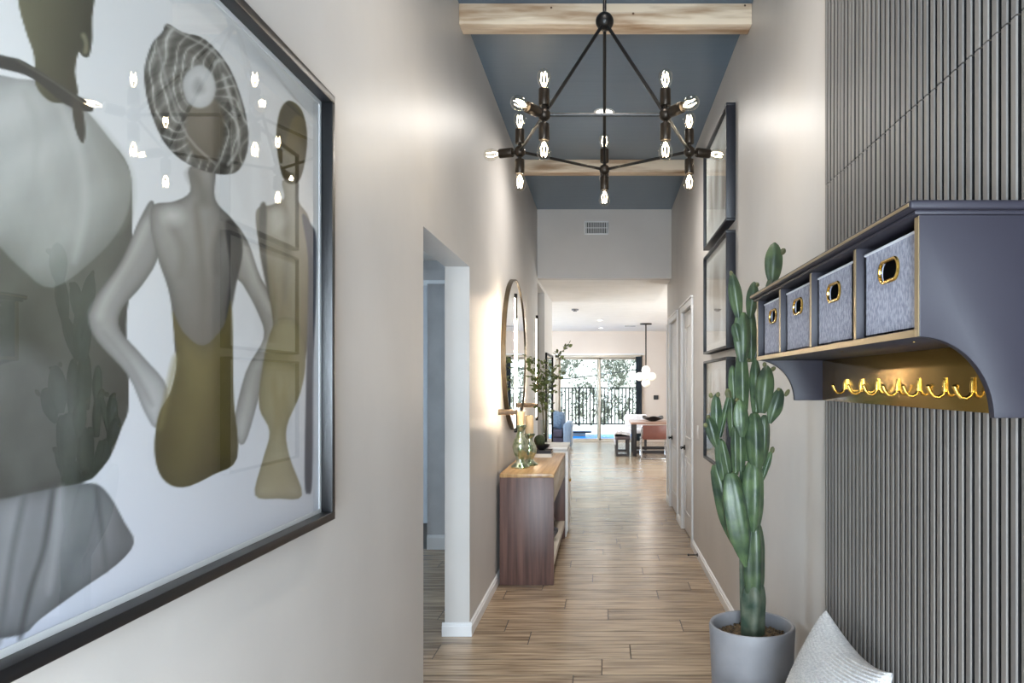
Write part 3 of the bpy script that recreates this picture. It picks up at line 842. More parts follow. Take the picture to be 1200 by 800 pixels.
def print_plane(name, ys, zs, x, colors, parent, material):
    ny, nz_ = len(ys), len(zs)
    YY, ZZ = np.meshgrid(ys, zs, indexing='ij')
    co = np.stack([np.full(YY.shape, x), YY, ZZ], -1).reshape(-1, 3)
    idx = np.arange(ny * nz_).reshape(ny, nz_)
    q = np.stack([idx[:-1, :-1], idx[1:, :-1], idx[1:, 1:], idx[:-1, 1:]], -1).reshape(-1, 4)
    if x > 0: q = q[:, ::-1]
    me = bpy.data.meshes.new(name)
    me.vertices.add(len(co)); me.vertices.foreach_set('co', co.ravel())
    me.loops.add(q.size); me.loops.foreach_set('vertex_index', q.ravel().astype(np.int32))
    me.polygons.add(len(q)); me.polygons.foreach_set('loop_start', np.arange(0, q.size, 4, dtype=np.int32))
    me.update(); me.validate()
    at = me.color_attributes.new('print', 'FLOAT_COLOR', 'POINT')
    rgba = np.concatenate([srgb_lin_np(colors.reshape(-1, 3)), np.ones((len(co), 1))], 1)
    at.data.foreach_set('color', rgba.ravel())
    me.materials.append(material)
    return link(name, me, parent)

m, nt, N, L, P = new_mat('photo_print')
P.inputs['Roughness'].default_value = 0.6
P.inputs['Specular IOR Level'].default_value = 0.2
ca = N.new('ShaderNodeVertexColor'); ca.layer_name = 'print'
L.new(ca.outputs['Color'], P.inputs['Base Color'])
M['print'] = m
xa = XG - .006
ys = np.geomspace(iy0, iy1, 500); zs = np.linspace(iz0, iz1, 520)
YY, ZZ = np.meshgrid(ys, zs, indexing='ij')
print_plane('photo_print', ys, zs, xa, paint_print(CU + F * xa / YY, CV - F * (ZZ - H) / YY), pic, M['print'])
MB().box(XL + .0005, xa - .001, iy0, iy1, iz0, iz1).build('backing_board', M['frame_black'], pic, smooth=False)

# ------------------------------------------------------------------ three framed prints, right wall
AX = 0.811
spec_ = [(2.676, 3.455, 'topmost of three black-framed prints stacked on the right wall', 11),
         (1.834, 2.614, 'middle of three black-framed prints stacked on the right wall', 23),
         (0.997, 1.777, 'lowest of three black-framed prints, on the right wall behind the cactus', 37)]
for (za, zb, lab, seed) in spec_:
    ya, yb = 4.79, 5.89
    r = thing('framed_print', lab, 'picture', (XR, (ya + yb) / 2, za), 'framed prints on the right wall')
    t = .018
    for bx in ((ya, yb, zb - t, zb), (ya, yb, za, za + t), (ya, ya + t, za + t, zb - t), (yb - t, yb, za + t, zb - t)):
        MB().box(AX, XR - .0005, *bx).build('frame_rail', M['frame_dark'], r, bevel=.002)
    MB().box(AX + .03, XR - .001, ya + t, yb - t, za + t, zb - t).build('backing_board', M['frame_dark'], r, smooth=False)
    ys = np.linspace(ya + t, yb - t, 120); zs = np.linspace(za + t, zb - t, 90)
    YY, ZZ = np.meshgrid(ys, zs, indexing='ij')
    s_ = (YY - ya) / (yb - ya); q = (ZZ - za) / (zb - za)
    C = np.full(YY.shape + (3,), 214.0)
    mb = (s_ < .07) | (s_ > .93) | (q < .09) | (q > .91)
    rng = np.random.RandomState(seed)
    dens = np.zeros(YY.shape)
    for _ in range(9):
        c0, wd, top, bot = rng.uniform(.15, .85), rng.uniform(.03, .1), rng.uniform(.6, .9), rng.uniform(.12, .35)
        wob = .03 * np.sin(q * rng.uniform(5, 14) + rng.uniform(0, 6))
        dens += rng.uniform(.3, .9) * np.exp(-((s_ - c0 - wob) / wd) ** 2) * (1 / (1 + np.exp((q - top) * 26))) * (1 / (1 + np.exp((bot - q) * 26)))
    dens = np.clip(dens, 0, 1)[..., None]
    C = C * (1 - dens * .55) + np.array((112, 94, 80)) * dens * .55
    C[mb] = (226, 224, 222)
    print_plane('art_print', ys, zs, AX + .026, C, r, M['print'])
    MB().box(AX + .012, AX + .015, ya + t, yb - t, za + t, zb - t).build('picture_glass', M['glass'], r, smooth=False)

# ------------------------------------------------------------------ chandelier
R5, CHX, CHY, CHZ, BZ = 0.42, 0.006, 3.29, 2.692, 3.24
ch_ = thing('chandelier', 'black five-sided chandelier with fifteen bare glowing bulbs hanging in the hall', 'chandelier', (CHX, CHY, CHZ))
MB().lathe([(.065, ZC - .022), (.065, ZC), ], 28, c=(CHX, CHY, 0)).build('canopy', M['black_metal'], ch_, bevel=.004)
MB().tube([(CHX, CHY, ZC - .02), (CHX, CHY, BZ)], .0085, 12).build('stem', M['black_metal'], ch_)
MB().sphere((CHX, CHY, BZ), .041, 28, 16).build('hub_ball', M['black_metal'], ch_)
nodes = []
for k in range(5):
    a = math.radians(90 + 72 * k)
    nodes.append(Vector((CHX + R5 * math.cos(a), CHY + R5 * math.sin(a), CHZ)))
for k in range(5):
    MB().tube([(CHX, CHY, BZ), nodes[k]], .0078, 8).build('diagonal_rod', M['black_metal'], ch_)
    MB().tube([nodes[k], nodes[(k + 1) % 5]], .0072, 8).build('ring_rod', M['black_metal'], ch_)
    MB().sphere(nodes[k], .027, 18, 12).build('joint_ball', M['bronze'], ch_)

def along(m, p, d):
    """move a +z mesh so that +z points to d"""
    q = Vector((0, 0, 1)).rotation_difference(d)
    return [tuple(q @ Vector(v) + p) for v in m.v]
sock_prof = [(.009, .015), (.009, .036), (.0205, .037), (.0222, .040), (.0222, .102), (.0205, .105), (.016, .105)]
bulb_prof = [(.0155, .104), (.0165, .112), (.0215, .124), (.0270, .140), (.0290, .153), (.0272, .166), (.021, .177), (.012, .184), (1e-6, .1865)]
for k in range(5):
    rad = (nodes[k] - Vector((CHX, CHY, CHZ))).normalized()
    for d in (Vector((0, 0, 1)), Vector((0, 0, -1)), rad):
        s1 = MB().lathe(sock_prof, 18); s1.v = along(s1, nodes[k], d)
        so = s1.build('socket', M['bronze'], ch_)
        b1 = MB().lathe(bulb_prof, 20); b1.v = along(b1, nodes[k], d)
        b1.build('bulb', M['bulb_glass'], so, angle=80)
        f1 = MB()
        for j in range(4):
            an = j * PI / 2
            f1.tube([(.004 * math.cos(an), .004 * math.sin(an), .112), (.014 * math.cos(an), .014 * math.sin(an), .138), (.010 * math.cos(an + .4), .010 * math.sin(an + .4), .170)], .0016, 5)
        f1.v = along(f1, nodes[k], d)
        f1.build('filament', M['filament'], so)
        lamp('bulb_light', 'POINT', nodes[k] + d * .15, 0.45, WARM, shadow_soft_size=.012)

# ceiling downlights
def downlight(x, y, z, r, label, power, group='recessed downlights'):
    t = thing('downlight', label, 'downlight', (x, y, z), group)
    MB().lathe([(r * .74, z - .0005), (r * .74, z - .004), (r * .78, z - .008), (r, z - .006), (r, z - .0005)], 32, c=(x, y, 0), cap=False).build('trim_ring', M['white_lacquer'], t)
    MB().lathe([(1e-6, z - .0025), (r * .73, z - .0025), (r * .73, z - .001)], 32, c=(x, y, 0)).build('lens', M['downlight'], t)
    if power:
        lamp('downlight_lamp', 'SPOT', (x, y, z - .02), power, SOFT, (0, 0, 0), spot_size=math.radians(168), spot_blend=1.0, shadow_soft_size=.06)
    return t
downlight(0.008, 5.96, ZC, .086, 'round downlight in the dark hall ceiling between the two beams', 150)
downlight(0.008, 2.55, ZC, .086, 'unseen downlight added in the dark hall ceiling above the chandelier, before the near beam', 45)  # unseen fixture added to light the near hall
downlight(-0.077, 16.3, ZL, .075, 'nearer of two downlights in the white living room ceiling', 60)
downlight(-0.065, 18.6, ZL, .075, 'farther of two downlights in the white living room ceiling', 50)
t = thing('smoke_detector', 'small round smoke detector on the white living room ceiling', 'smoke detector', (-.54, 13.87, ZL))
MB().lathe([(1e-6, ZL - .05), (.035, ZL - .048), (.045, ZL - .03), (.068, ZL - .026), (.07, ZL - .0005)], 24, c=(-.54, 13.87, 0)).build('housing', M['concrete'], t)
MB().box(-.552, -.528, 13.80, 13.815, ZL - .03, ZL - .022).build('sensor_slot', M['hole'], t)

# air vent on the header
p0, p1 = px(685, 259, YH), px(713, 275, YH)
t = thing('air_vent', 'white louvred air vent on the header wall below the dark ceiling', 'vent', ((p0.x + p1.x) / 2, YH, p1.z))
fr = MB(); e = .018
fr.box(p0.x, p1.x, YH - .01, YH - .0005, p0.z - e, p0.z).box(p0.x, p1.x, YH - .01, YH - .0005, p1.z, p1.z + e).box(p0.x, p0.x + e, YH - .01, YH - .0005, p1.z + e, p0.z - e).box(p1.x - e, p1.x, YH - .01, YH - .0005, p1.z + e, p0.z - e)
fr.build('vent_frame', M['trim'], t, bevel=.002)
MB().box(p0.x + e, p1.x - e, YH - .002, YH - .0008, p1.z + e, p0.z - e).build('vent_back', M['hole'], t)
nl = 12
for i in range(nl):
    x = p0.x + e + (p1.x - p0.x - 2 * e) * (i + .5) / nl
    MB().box(x - .0045, x + .0045, YH - .008, YH - .003, p1.z + e, p0.z - e).build('louvre', M['trim'], t)
MB().box(p0.x + e, p1.x - e, YH - .009, YH - .003, (p0.z + p1.z) / 2 - .004, (p0.z + p1.z) / 2 + .004).build('cross_bar', M['trim'], t)
# ceiling supply vent by the pendant
pv_ = px(738, 382, 17.9)
t = thing('ceiling_vent', 'flat white vent in the living room ceiling near the pendant lamp', 'vent', (.66, 17.9, ZL))
MB().box(.5, .82, 17.8, 18.0, ZL - .008, ZL - .0005).build('vent_frame', M['trim'], t, bevel=.003)
for i in range(5):
    MB().box(.53, .79, 17.825 + i * .033, 17.84 + i * .033, ZL - .012, ZL - .007).build('louvre', M['concrete'], t)

# ------------------------------------------------------------------ potted cactus
PX, PY, PR, PZ = 0.647, 3.16, 0.185, 0.557
pot = thing('potted_cactus', 'tall branching cactus in a round grey concrete pot by the right wall', 'potted cactus', (PX, PY, 0))
MB().lathe([(1e-6, 0.0), (.150, 0.0), (.156, .006), (.172, .28), (.182, .50), (.185, PZ - .012), (.181, PZ - .002), (.176, PZ), (.168, PZ - .004), (.163, PZ - .016), (.160, PZ - .09), (.158, PZ - .12), (1e-6, PZ - .12)], 56, c=(PX, PY, 0)).build('planter', M['concrete'], pot)
so = MB().lathe([(1e-6, PZ - .052), (.06, PZ - .050), (.12, PZ - .056), (.1605, PZ - .062)], 32, c=(PX, PY, 0)).build('soil', M['soil'], pot)
pb = MB()
rng = random.Random(3)
for _ in range(420):
    a, r_ = rng.uniform(0, 2 * PI), .155 * math.sqrt(rng.random())
    s_ = rng.uniform(.004, .009)
    pb.sphere((PX + r_ * math.cos(a), PY + r_ * math.sin(a), PZ - .053), s_, 6, 4, (1, 1, .7))
pbo = pb.build('pebble_layer', M['soil'], pot); pbo['kind'] = 'stuff'

def pad(b0, b1, w, dy=0.0, dy1=None, flat=0.62, twist=0.0, base=.5, name='cactus_pad', m_=None, ribs=4, amp=.15, tip=.0, bulge=.0):
    """a lofted cactus segment: b0 base px, b1 tip px, w width px, at the cactus' distance"""
    dy1 = dy if dy1 is None else dy1
    A = px(b0[0], b0[1], PY + dy); B = px(b1[0], b1[1], PY + dy1)
    r = w / 2 * PY / F
    ax = B - A; Ln = ax.length; t_ = ax.normalized()
    side = Vector((1, 0, 0)); side = (side - t_ * side.dot(t_)).normalized()
    nrm = t_.cross(side)
    side, nrm = side * math.cos(twist) + nrm * math.sin(twist), -side * math.sin(twist) + nrm * math.cos(twist)
    nr, seg = 16, 24
    vs, fs = [], []
    for i in range(nr + 1):
        s_ = i / nr
        if s_ < .5: k = base + (1 - base) * math.sin(s_ / .5 * PI / 2)
        else: k = tip + (1 - tip) * max(0.0, math.cos((s_ - .5) / .5 * PI / 2)) ** .55
        wob = 1 + .025 * math.sin(s_ * 11 + w)
        c = A + ax * s_ + nrm * (bulge * math.sin(s_ * PI))
        for j in range(seg):
            an = 2 * PI * j / seg
            rr = r * max(k, .004) * wob * (1 + amp * math.cos(ribs * an))
            vs.append(c + side * (rr * math.cos(an)) + nrm * (rr * flat * math.sin(an)))
    for i in range(nr):
        for j in range(seg):
            j2 = (j + 1) % seg
            fs.append((i * seg + j, i * seg + j2, (i + 1) * seg + j2, (i + 1) * seg + j))
    fs.append(tuple(reversed(range(seg)))); fs.append(tuple(nr * seg + j for j in range(seg)))
    return MB().add(vs, fs).build(name, m_ or M['cactus'], pot, angle=45)

old = M['cactus_old']
pad((882, 748), (884, 684), 25, flat=.95, base=.95, tip=.75, m_=old, name='trunk')
pad((874, 744), (871, 648), 10, dy=.035, flat=.9, base=1, tip=.7, m_=old, name='trunk')
pad((884, 696), (883, 612), 25, flat=.9, base=.78, tip=.55, twist=.3)
pad((874, 664), (856, 554), 31, dy=-.03, flat=.8, base=.12, tip=.35, twist=.5)
pad((868, 652), (838, 544), 22, dy=.03, flat=.7, base=.15, tip=.3)
pad((882, 622), (883, 540), 24, dy=-.01, flat=.85, base=.6, tip=.5, twist=.2)
pad((873, 610), (872, 545), 12, dy=.04, flat=.8, base=.6, tip=.5)
# right column
pad((886, 548), (884, 484), 19, dy=-.02, flat=.8, base=.65, tip=.4)
pad((892, 546), (896, 486), 17, dy=.0, flat=.7, base=.5, tip=.25, twist=.4)
pad((893, 484), (899, 428), 19, dy=-.03, flat=.6, base=.35, tip=.12)
pad((886, 484), (885, 420), 13, dy=.02, flat=.7, base=.6, tip=.2)
pad((902, 496), (915, 455), 16, dy=-.01, flat=.5, base=.2, tip=.1)
pad((893, 562), (904, 528), 7, dy=.01, flat=.8, base=.6, tip=.3)
pad((904, 531), (906, 523), 5, dy=.01, flat=.9, name='bud', m_=M['bud'])
# middle columns
pad((868, 552), (867, 500), 11, dy=-.02, flat=.8, base=.7, tip=.4)
pad((862, 556), (861, 500), 9, dy=-.01, flat=.8, base=.7, tip=.4)
pad((870, 512), (867, 468), 17, dy=-.045, flat=.55, base=.3, tip=.12, twist=.25)
pad((858, 512), (857, 466), 9, dy=.02, flat=.8, base=.6, tip=.4)
pad((870, 480), (869, 416), 15, dy=.0, flat=.85, base=.75, tip=.55)
pad((876, 540), (877, 505), 10, dy=.02, flat=.85, base=.8, tip=.6)
pad((860, 470), (858, 428), 10, dy=.035, flat=.6, base=.5, tip=.15)
pad((870, 424), (869, 366), 20, dy=-.01, flat=.75, base=.4, tip=.45, twist=.3)
pad((866, 400), (861, 378), 11, dy=-.03, flat=.6, base=.5, tip=.1)
pad((880, 424), (880, 364), 12, dy=.03, flat=.7, base=.5, tip=.35)
pad((866, 374), (858, 320), 14, dy=-.02, flat=.6, base=.35, tip=.12)
pad((858, 324), (856, 317), 4, dy=-.02, flat=.9, name='bud', m_=M['bud'])
pad((879, 372), (884, 330), 13, dy=.02, flat=.65, base=.4, tip=.12)
pad((885, 336), (889, 331), 5, dy=.02, flat=.9, name='bud', m_=M['bud'])
pad((884, 420), (899, 372), 13, dy=.05, flat=.7, base=.5, tip=.5)
pad((899, 376), (905, 326), 14, dy=.05, flat=.7, base=.5, tip=.5)
pad((905, 334), (908, 284), 19, dy=.05, flat=.5, base=.3, tip=.1)
pad((915, 298), (920, 291), 6, dy=.05, flat=.9, name='bud', m_=M['bud'])
# left branch
pad((848, 562), (843, 514), 13, dy=.0, flat=.6, base=.5, tip=.4)
pad((855, 562), (846, 516), 9, dy=-.02, flat=.7, base=.6, tip=.4)
pad((840, 524), (830, 488), 13, dy=.0, flat=.5, base=.3, tip=.12)
pad((840, 510), (839, 461), 12, dy=.02, flat=.5, base=.3, tip=.12)
pad((843, 512), (855, 460), 6, dy=.03, flat=.9, base=.8, tip=.6)
pad((855, 468), (852, 455), 7, dy=.03, flat=.9, base=.6, name='bud', m_=M['bud'])
for (a, b_) in (((834, 466), (832, 460)), ((841, 465), (842, 459)), ((829, 497), (824, 499)), ((831, 490), (829, 486)), ((920, 464), (925, 456)), ((912, 459), (913, 454)), ((903, 434), (909, 430)), ((896, 430), (896, 424)), ((865, 472), (863, 466)), ((879, 424), (877, 420))):
    pad(a, b_, 4.5, dy=-.01, flat=.9, name='bud', m_=M['bud'])

# ------------------------------------------------------------------ bench and pillow by the slat wall
be = thing('bench', 'low wooden bench along the grey slat wall beneath the cubby shelf', 'bench', (.64, 1.7, 0))
BZT = 0.39
for i in range(4):
    xx = .44 + i * .102
    MB().box(xx, xx + .098, .85, 2.74, BZT - .035, BZT).build('seat_board', M['bench_top'], be, bevel=.004)
for (x, y) in ((.48, .95), (.80, .95), (.48, 2.62), (.80, 2.62)):
    MB().box(x - .025, x + .025, y - .025, y + .025, 0.0, BZT - .035).build('leg', M['dark_wood'], be, bevel=.004)

# pillow: square cushion leaning on the slats, seen corner first
pl = MB()
A_ = Vector((.60, 2.52, BZT + .012)); B_ = Vector((.60, 1.99, BZT + .012))
topf, topn = Vector((.765, 2.495, .822)), Vector((.785, 1.968, .815))
nn_, nt_ = 60, 330
outn = Vector((-.93, 0, .36)).normalized()
front, back = [], []
vs = []
for sgn in (1, -1):
    for i in range(nn_ + 1):
        for j in range(nt_ + 1):
            s_, t_ = i / nn_, j / nt_
            p = (A_ * (1 - s_) + B_ * s_) * (1 - t_) + (topf * (1 - s_) + topn * s_) * t_
            ex = (4 * s_ * (1 - s_)); ey = (4 * t_ * (1 - t_))
            th = .085 * (ex * ey) ** .42
            # edges drawn in between the corners
            p = p + Vector((0, (.5 - s_) * -.030 * ey, -.048 * ex * (t_ ** 3) + .02 * ex * (1 - t_) ** 3))
            rib = .0042 * math.sin(2 * PI * (t_ * 37 + .5 * math.sin(s_ * 4))) * (.75 + .25 * math.sin(s_ * 190 + t_ * 60)) * min(1, 8 * min(ex, ey))
            p = p + outn * (sgn * th + (rib if sgn > 0 else 0))
            p.x = min(p.x, SXF - .001)
            p.z = max(p.z, BZT + .001)
            vs.append(p)
fs = []
K = (nn_ + 1) * (nt_ + 1)
for sgn in (0, 1):
    for i in range(nn_):
        for j in range(nt_):
            q = (sgn * K + i * (nt_ + 1) + j, sgn * K + (i + 1) * (nt_ + 1) + j, sgn * K + (i + 1) * (nt_ + 1) + j + 1, sgn * K + i * (nt_ + 1) + j + 1)
            fs.append(q if sgn else tuple(reversed(q)))
pl.add(vs, fs)
po = pl.build('pillow', M['pillow'], angle=80)
tag(po, 'ribbed grey-white pillow leaning against the slat wall beside the cactus pot', 'pillow')

# ------------------------------------------------------------------ console table
CX0, CX1, CY0, CY1, CZ = -0.823, -0.393, 5.755, 7.50, 0.882
co_ = thing('console_table', 'walnut console table with drawers against the left wall', 'console table', ((CX0 + CX1) / 2, (CY0 + CY1) / 2, 0))
for (ya, yb) in ((CY0, CY0 + .035), (CY1 - .035, CY1)):
    ep = MB().box(CX0, CX1, ya, yb, 0.0, CZ - .0295).build('end_panel', M['walnut'], co_, bevel=.0015)
MB().box(CX0, CX1, CY0, CY1, CZ - .03, CZ).build('table_top', M['top_wood'], co_, bevel=.002)
MB().box(CX0, CX0 + .02, CY0 + .035, CY1 - .035, .12, CZ - .03).build('back_panel', M['walnut'], co_)
MB().box(CX0 + .02, CX1 - .03, CY0 + .035, CY1 - .035, .63, .645).build('drawer_rail', M['walnut'], co_)
dl = (CY1 - CY0 - .07) / 3
for i in range(3):
    d_ = MB().box(CX1 - .024, CX1 - .004, CY0 + .035 + dl * i + .003, CY0 + .035 + dl * (i + 1) - .003, .64, CZ - .034).build('drawer', M['drawer'], co_, bevel=.002)
MB().box(CX0 + .02, CX1 - .005, CY0 + .035, CY1 - .035, .13, .185).build('bottom_shelf', M['drawer'], co_, bevel=.002)
MB().box(CX0 + .02, CX1 - .06, CY0 + .035, CY1 - .035, .0, .13).build('plinth', M['walnut'], co_)
MB().box(CX1 - .05, CX1 - .005, CY0 + .035, CY0 + .075, .0, .06).build('foot', M['walnut'], co_)
# things inside the console
o = MB().lathe([(1e-6, .186), (.07, .186), (.10, .23), (.105, .28), (.08, .34), (.045, .37), (.05, .39), (.04, .388), (.035, .36), (.07, .32), (1e-6, .25)], 28, c=(-.56, 6.95, 0)).build('jar', M['bowl_black'])
tag(o, 'dark round jar inside the console table niche', 'jar')
o = MB().lathe([(1e-6, .186), (.06, .186), (.085, .20), (.12, .26), (.125, .285), (.118, .285), (.08, .215), (1e-6, .205)], 28, c=(-.53, 6.55, 0)).build('bowl', M['concrete'])
tag(o, 'pale grey bowl inside the console table niche, nearer than the dark jar', 'bowl')

# white cabinet just past the console
wc = thing('white_cabinet', 'white low cabinet standing beyond the far end of the console', 'cabinet', (-.6, 7.85, 0))
MB().box(-.83, -.385, 7.56, 8.2, 0.0, .905).build('cabinet_body', M['white_lacquer'], wc, bevel=.004)
MB().box(-.835, -.375, 7.55, 8.21, .905, .935).build('cabinet_top', M['white_lacquer'], wc, bevel=.004)
for ya in (7.58, 7.885):
    d_ = MB().box(-.385, -.37, ya, ya + .295, .05, .89).build('cabinet_door', M['white_lacquer'], wc, bevel=.003)
    MB().sphere((-.36, ya + (.26 if ya < 7.7 else .035), .55), .012, 10, 8).build('knob', M['brass'], d_)

# candle holders
def holder(x, y, s, ch, lab, glab):
    z = CZ + .0005
    prof = [(1e-6, 0), (.078, 0), (.080, .012), (.062, .03), (.040, .05), (.034, .07), (.044, .10), (.062, .14), (.068, .18), (.060, .225), (.038, .27), (.030, .295), (.032, .315), (.046, .34), (.052, .352), (.052, .362), (.046, .366), (.03, .362), (1e-6, .362)]
    o = MB().lathe([(r * (.9 + .1 * s), h * s + z) for r, h in prof], 32, c=(x, y, 0)).build('candle_holder', M['mercury'])
    tag(o, lab, 'candle holder', 'mercury glass candle holders')
    zt = z + .3665 * s
    c_ = thing('candle', glab, 'candle', (x, y, zt), 'beige pillar candles')
    MB().lathe([(1e-6, zt), (.035, zt), (.0365, zt + .004), (.0365, zt + ch - .004), (.034, zt + ch), (.02, zt + ch - .004), (1e-6, zt + ch - .006)], 28, c=(x, y, 0)).build('wax', M['candle'], c_)
    MB().tube([(x, y, zt + ch - .008), (x + .001, y, zt + ch + .006)], .0012, 6).build('wick', M['hole'], c_)
holder(-.705, 6.17, 1.0, .112, 'taller green mercury glass candle holder at the near end of the console', 'short beige candle on the taller green glass holder')
holder(-.648, 6.36, .76, .158, 'shorter green mercury glass candle holder on the console, behind the taller', 'tall beige candle on the shorter green glass holder')
# books
def book(x0, x1, y0, y1, z, h, cov, lab):
    t = thing('book', lab, 'book', ((x0 + x1) / 2, (y0 + y1) / 2, z), 'books on the console')
    MB().box(x0, x1, y0, y1, z, z + .004).build('cover', cov, t)
    MB().box(x0, x1, y0, y1, z + h - .004, z + h).build('cover', cov, t)
    MB().box(x0, x1, y0, y0 + .004, z + .004, z + h - .004).build('spine', cov, t)
    MB().box(x0 + .004, x1 - .004, y0 + .004, y1 - .004, z + .004, z + h - .004).build('page_block', M['page'], t)
book(-.665, -.50, 7.02, 7.26, CZ + .0005, .034, M['book_white'], 'white book at the bottom of the small stack on the console')
book(-.66, -.505, 7.025, 7.25, CZ + .0352, .03, M['book_black'], 'black book on top of the small stack under the bowl')
zb = CZ + .0658
o = MB().lathe([(1e-6, zb), (.03, zb), (.035, zb + .006), (.07, zb + .03), (.082, zb + .052), (.077, zb + .052), (.06, zb + .03), (1e-6, zb + .016)], 30, c=(-.605, 7.12, 0)).build('bowl', M['bowl_black'])
tag(o, 'black bowl on the books on the console', 'bowl')
o = MB().sphere((-.625, 7.12, zb + .092), .056, 24, 16).build('moss_ball', M['moss'])
tag(o, 'dark green moss ball resting in the black bowl', 'moss ball')
# vase and branches
VX, VY = -.60, 7.33
zv = CZ + .0005
o = MB().lathe([(1e-6, zv), (.04, zv), (.042, zv + .004), (.036, zv + .1), (.033, zv + .22), (.040, zv + .35), (.0375, zv + .35), (.0305, zv + .22), (.0335, zv + .1), (.038, zv + .012), (1e-6, zv + .012)], 28, c=(VX, VY, 0)).build('vase', M['vase_glass'])
tag(o, 'tall clear glass vase of branches on the console', 'vase')
rng = random.Random(11)
tips = [((663, 408), 7.6, 'tallest leafy branch in the vase, reaching right toward the sliding door'),
        ((652, 440), 7.2, 'leafy branch in the vase curving low to the right'),
        ((638, 428), 7.45, 'upright leafy branch in the middle of the vase'),
        ((624, 420), 7.0, 'leafy branch in the vase leaning left before the far sconce'),
        ((612, 436), 6.8, 'leafy branch in the vase arching left toward the round mirror'),
        ((632, 450), 7.15, 'shortest leafy branch in the vase, leaning slightly left')]
for i, ((u, v), Yt, lab) in enumerate(tips):
    tip_ = px(u, v, Yt)
    tip_.x = max(tip_.x, XL + .16)
    base_ = Vector((VX + rng.uniform(-.012, .012), VY + rng.uniform(-.012, .012), zv + .02))
    neck = Vector((VX + (tip_.x - VX) * .10, VY + (tip_.y - VY) * .10, zv + .35))
    neck.x = VX + max(-.02, min(.02, neck.x - VX)); neck.y = VY + max(-.02, min(.02, neck.y - VY))
    br_ = thing('leafy_branch', lab, 'branch', base_, 'branches in the glass vase')
    pts = []
    for k in range(15):
        t_ = k / 14
        if t_ < .35: p = base_.lerp(neck, t_ / .35)
        else:
            q = (t_ - .35) / .65
            mid = neck + Vector((0, 0, (tip_.z - neck.z) * .65)) + (tip_ - neck) * .2
            p = (1 - q) ** 2 * neck + 2 * q * (1 - q) * mid + q * q * tip_
        pts.append(p)
    st = MB().tube(pts, [.0035 - .0024 * k / 14 for k in range(15)], 6)
    lf = MB()
    def leaf(p, d, s_):
        d = d.normalized(); sd = d.cross(Vector((rng.uniform(-1, 1), rng.uniform(-1, 1), rng.uniform(-1, 1)))).normalized(); nr_ = d.cross(sd)
        w_ = s_ * .36
        vs = [p, p + d * s_ * .35 + sd * w_ + nr_ * .1 * w_, p + d * s_ * .75 + sd * w_ * .7, p + d * s_, p + d * s_ * .75 - sd * w_ * .7, p + d * s_ * .35 - sd * w_ + nr_ * .1 * w_,
              p + d * s_ * .5 - nr_ * w_ * .25]
        lf.add(vs, [(0, 1, 6), (1, 2, 6), (2, 3, 6), (3, 4, 6), (4, 5, 6), (5, 0, 6)])
    for k in range(6, 15):
        for _ in range(4 if k > 8 else 2):
            d = Vector((rng.uniform(-1, 1), rng.uniform(-1, 1), rng.uniform(-.4, 1)))
            tw = pts[k] + d.normalized() * rng.uniform(.02, .07)
            if tw.x < XL + .05: continue
            st.tube([pts[k], tw], [.0012, .0008], 4)
            leaf(tw, d, rng.uniform(.035, .06))
            if rng.random() < .6: leaf(pts[k].lerp(tw, .5), Vector((d.y, -d.x, .3)), rng.uniform(.03, .05))
    st.build('stem', M['stem'], br_)
    lo_ = lf.build('leaves', M['leaf'], br_, smooth=False); lo_['kind'] = 'stuff'

# ------------------------------------------------------------------ round mirror and wall sconces
MYc, MZc, MA, MBz = 6.80, 1.866, .80, .70
mi = thing('round_mirror', 'large round mirror with thin bronze rim on the left wall above the console', 'mirror', (XL, MYc, MZc - MBz))
def disc(x0, x1, ra, rb, n_=72):
    pts = [(MYc + ra * math.cos(2 * PI * k / n_), MZc + rb * math.sin(2 * PI * k / n_)) for k in range(n_)]
    return MB().prism(pts, 'x', x0, x1)
rim_o = [(MYc + MA * math.cos(2 * PI * k / 96), MZc + MBz * math.sin(2 * PI * k / 96)) for k in range(96)]
rim = MB()
vs = []
for (x, s_) in ((XL + .001, 1.0), (XL + .04, 1.0), (XL + .04, .982), (XL + .03, .982), (XL + .001, .982)):
    for (y, z) in rim_o: vs.append((x, MYc + (y - MYc) * s_, MZc + (z - MZc) * s_))
fs = []
for i in range(5):
    for k in range(96):
        fs.append((i * 96 + k, i * 96 + (k + 1) % 96, ((i + 1) % 5) * 96 + (k + 1) % 96, ((i + 1) % 5) * 96 + k))
rim.add(vs, fs).build('mirror_rim', M['brass_dark'], mi)
disc(XL + .012, XL + .03, MA * .983, MBz * .983).build('mirror_glass', M['mirror'], mi, smooth=False)

def sconce(y, label, x_t=-.708, zt=2.32, zb_=1.21, zbr=1.366):
    s_ = thing('wall_sconce', label, 'wall sconce', (XL, y, zb_), 'tube sconces beside the mirror')
    MB().tube([(x_t + .004, y, zb_ + .03), (x_t + .004, y, zt - .03)], .009, 12).build('light_bar', M['brass_dark'], s_)
    MB().box(x_t - .0105, x_t - .0045, y - .0035, y + .0035, zb_ + .03, zt - .03).build('led_strip', M['led'], s_, smooth=False)
    for z in (zb_ + .012, zt - .014):
        MB().lathe([(.0135, z - .018), (.0135, z + .018)], 14, c=(x_t, y, 0)).build('end_cap', M['black_metal'], s_, bevel=.002)
    MB().lathe([(.024, XL + .001), (.024, x_t - .02), (.021, x_t + .012), (1e-6, x_t + .014)], 20, c=(0, y, zbr), axis='x').build('wood_bracket', M['wood_grey'], s_)
sconce(5.86, 'nearer thin vertical tube sconce with wooden bracket, left of the mirror')
sconce(7.74, 'farther thin vertical tube sconce with wooden bracket, beyond the mirror')

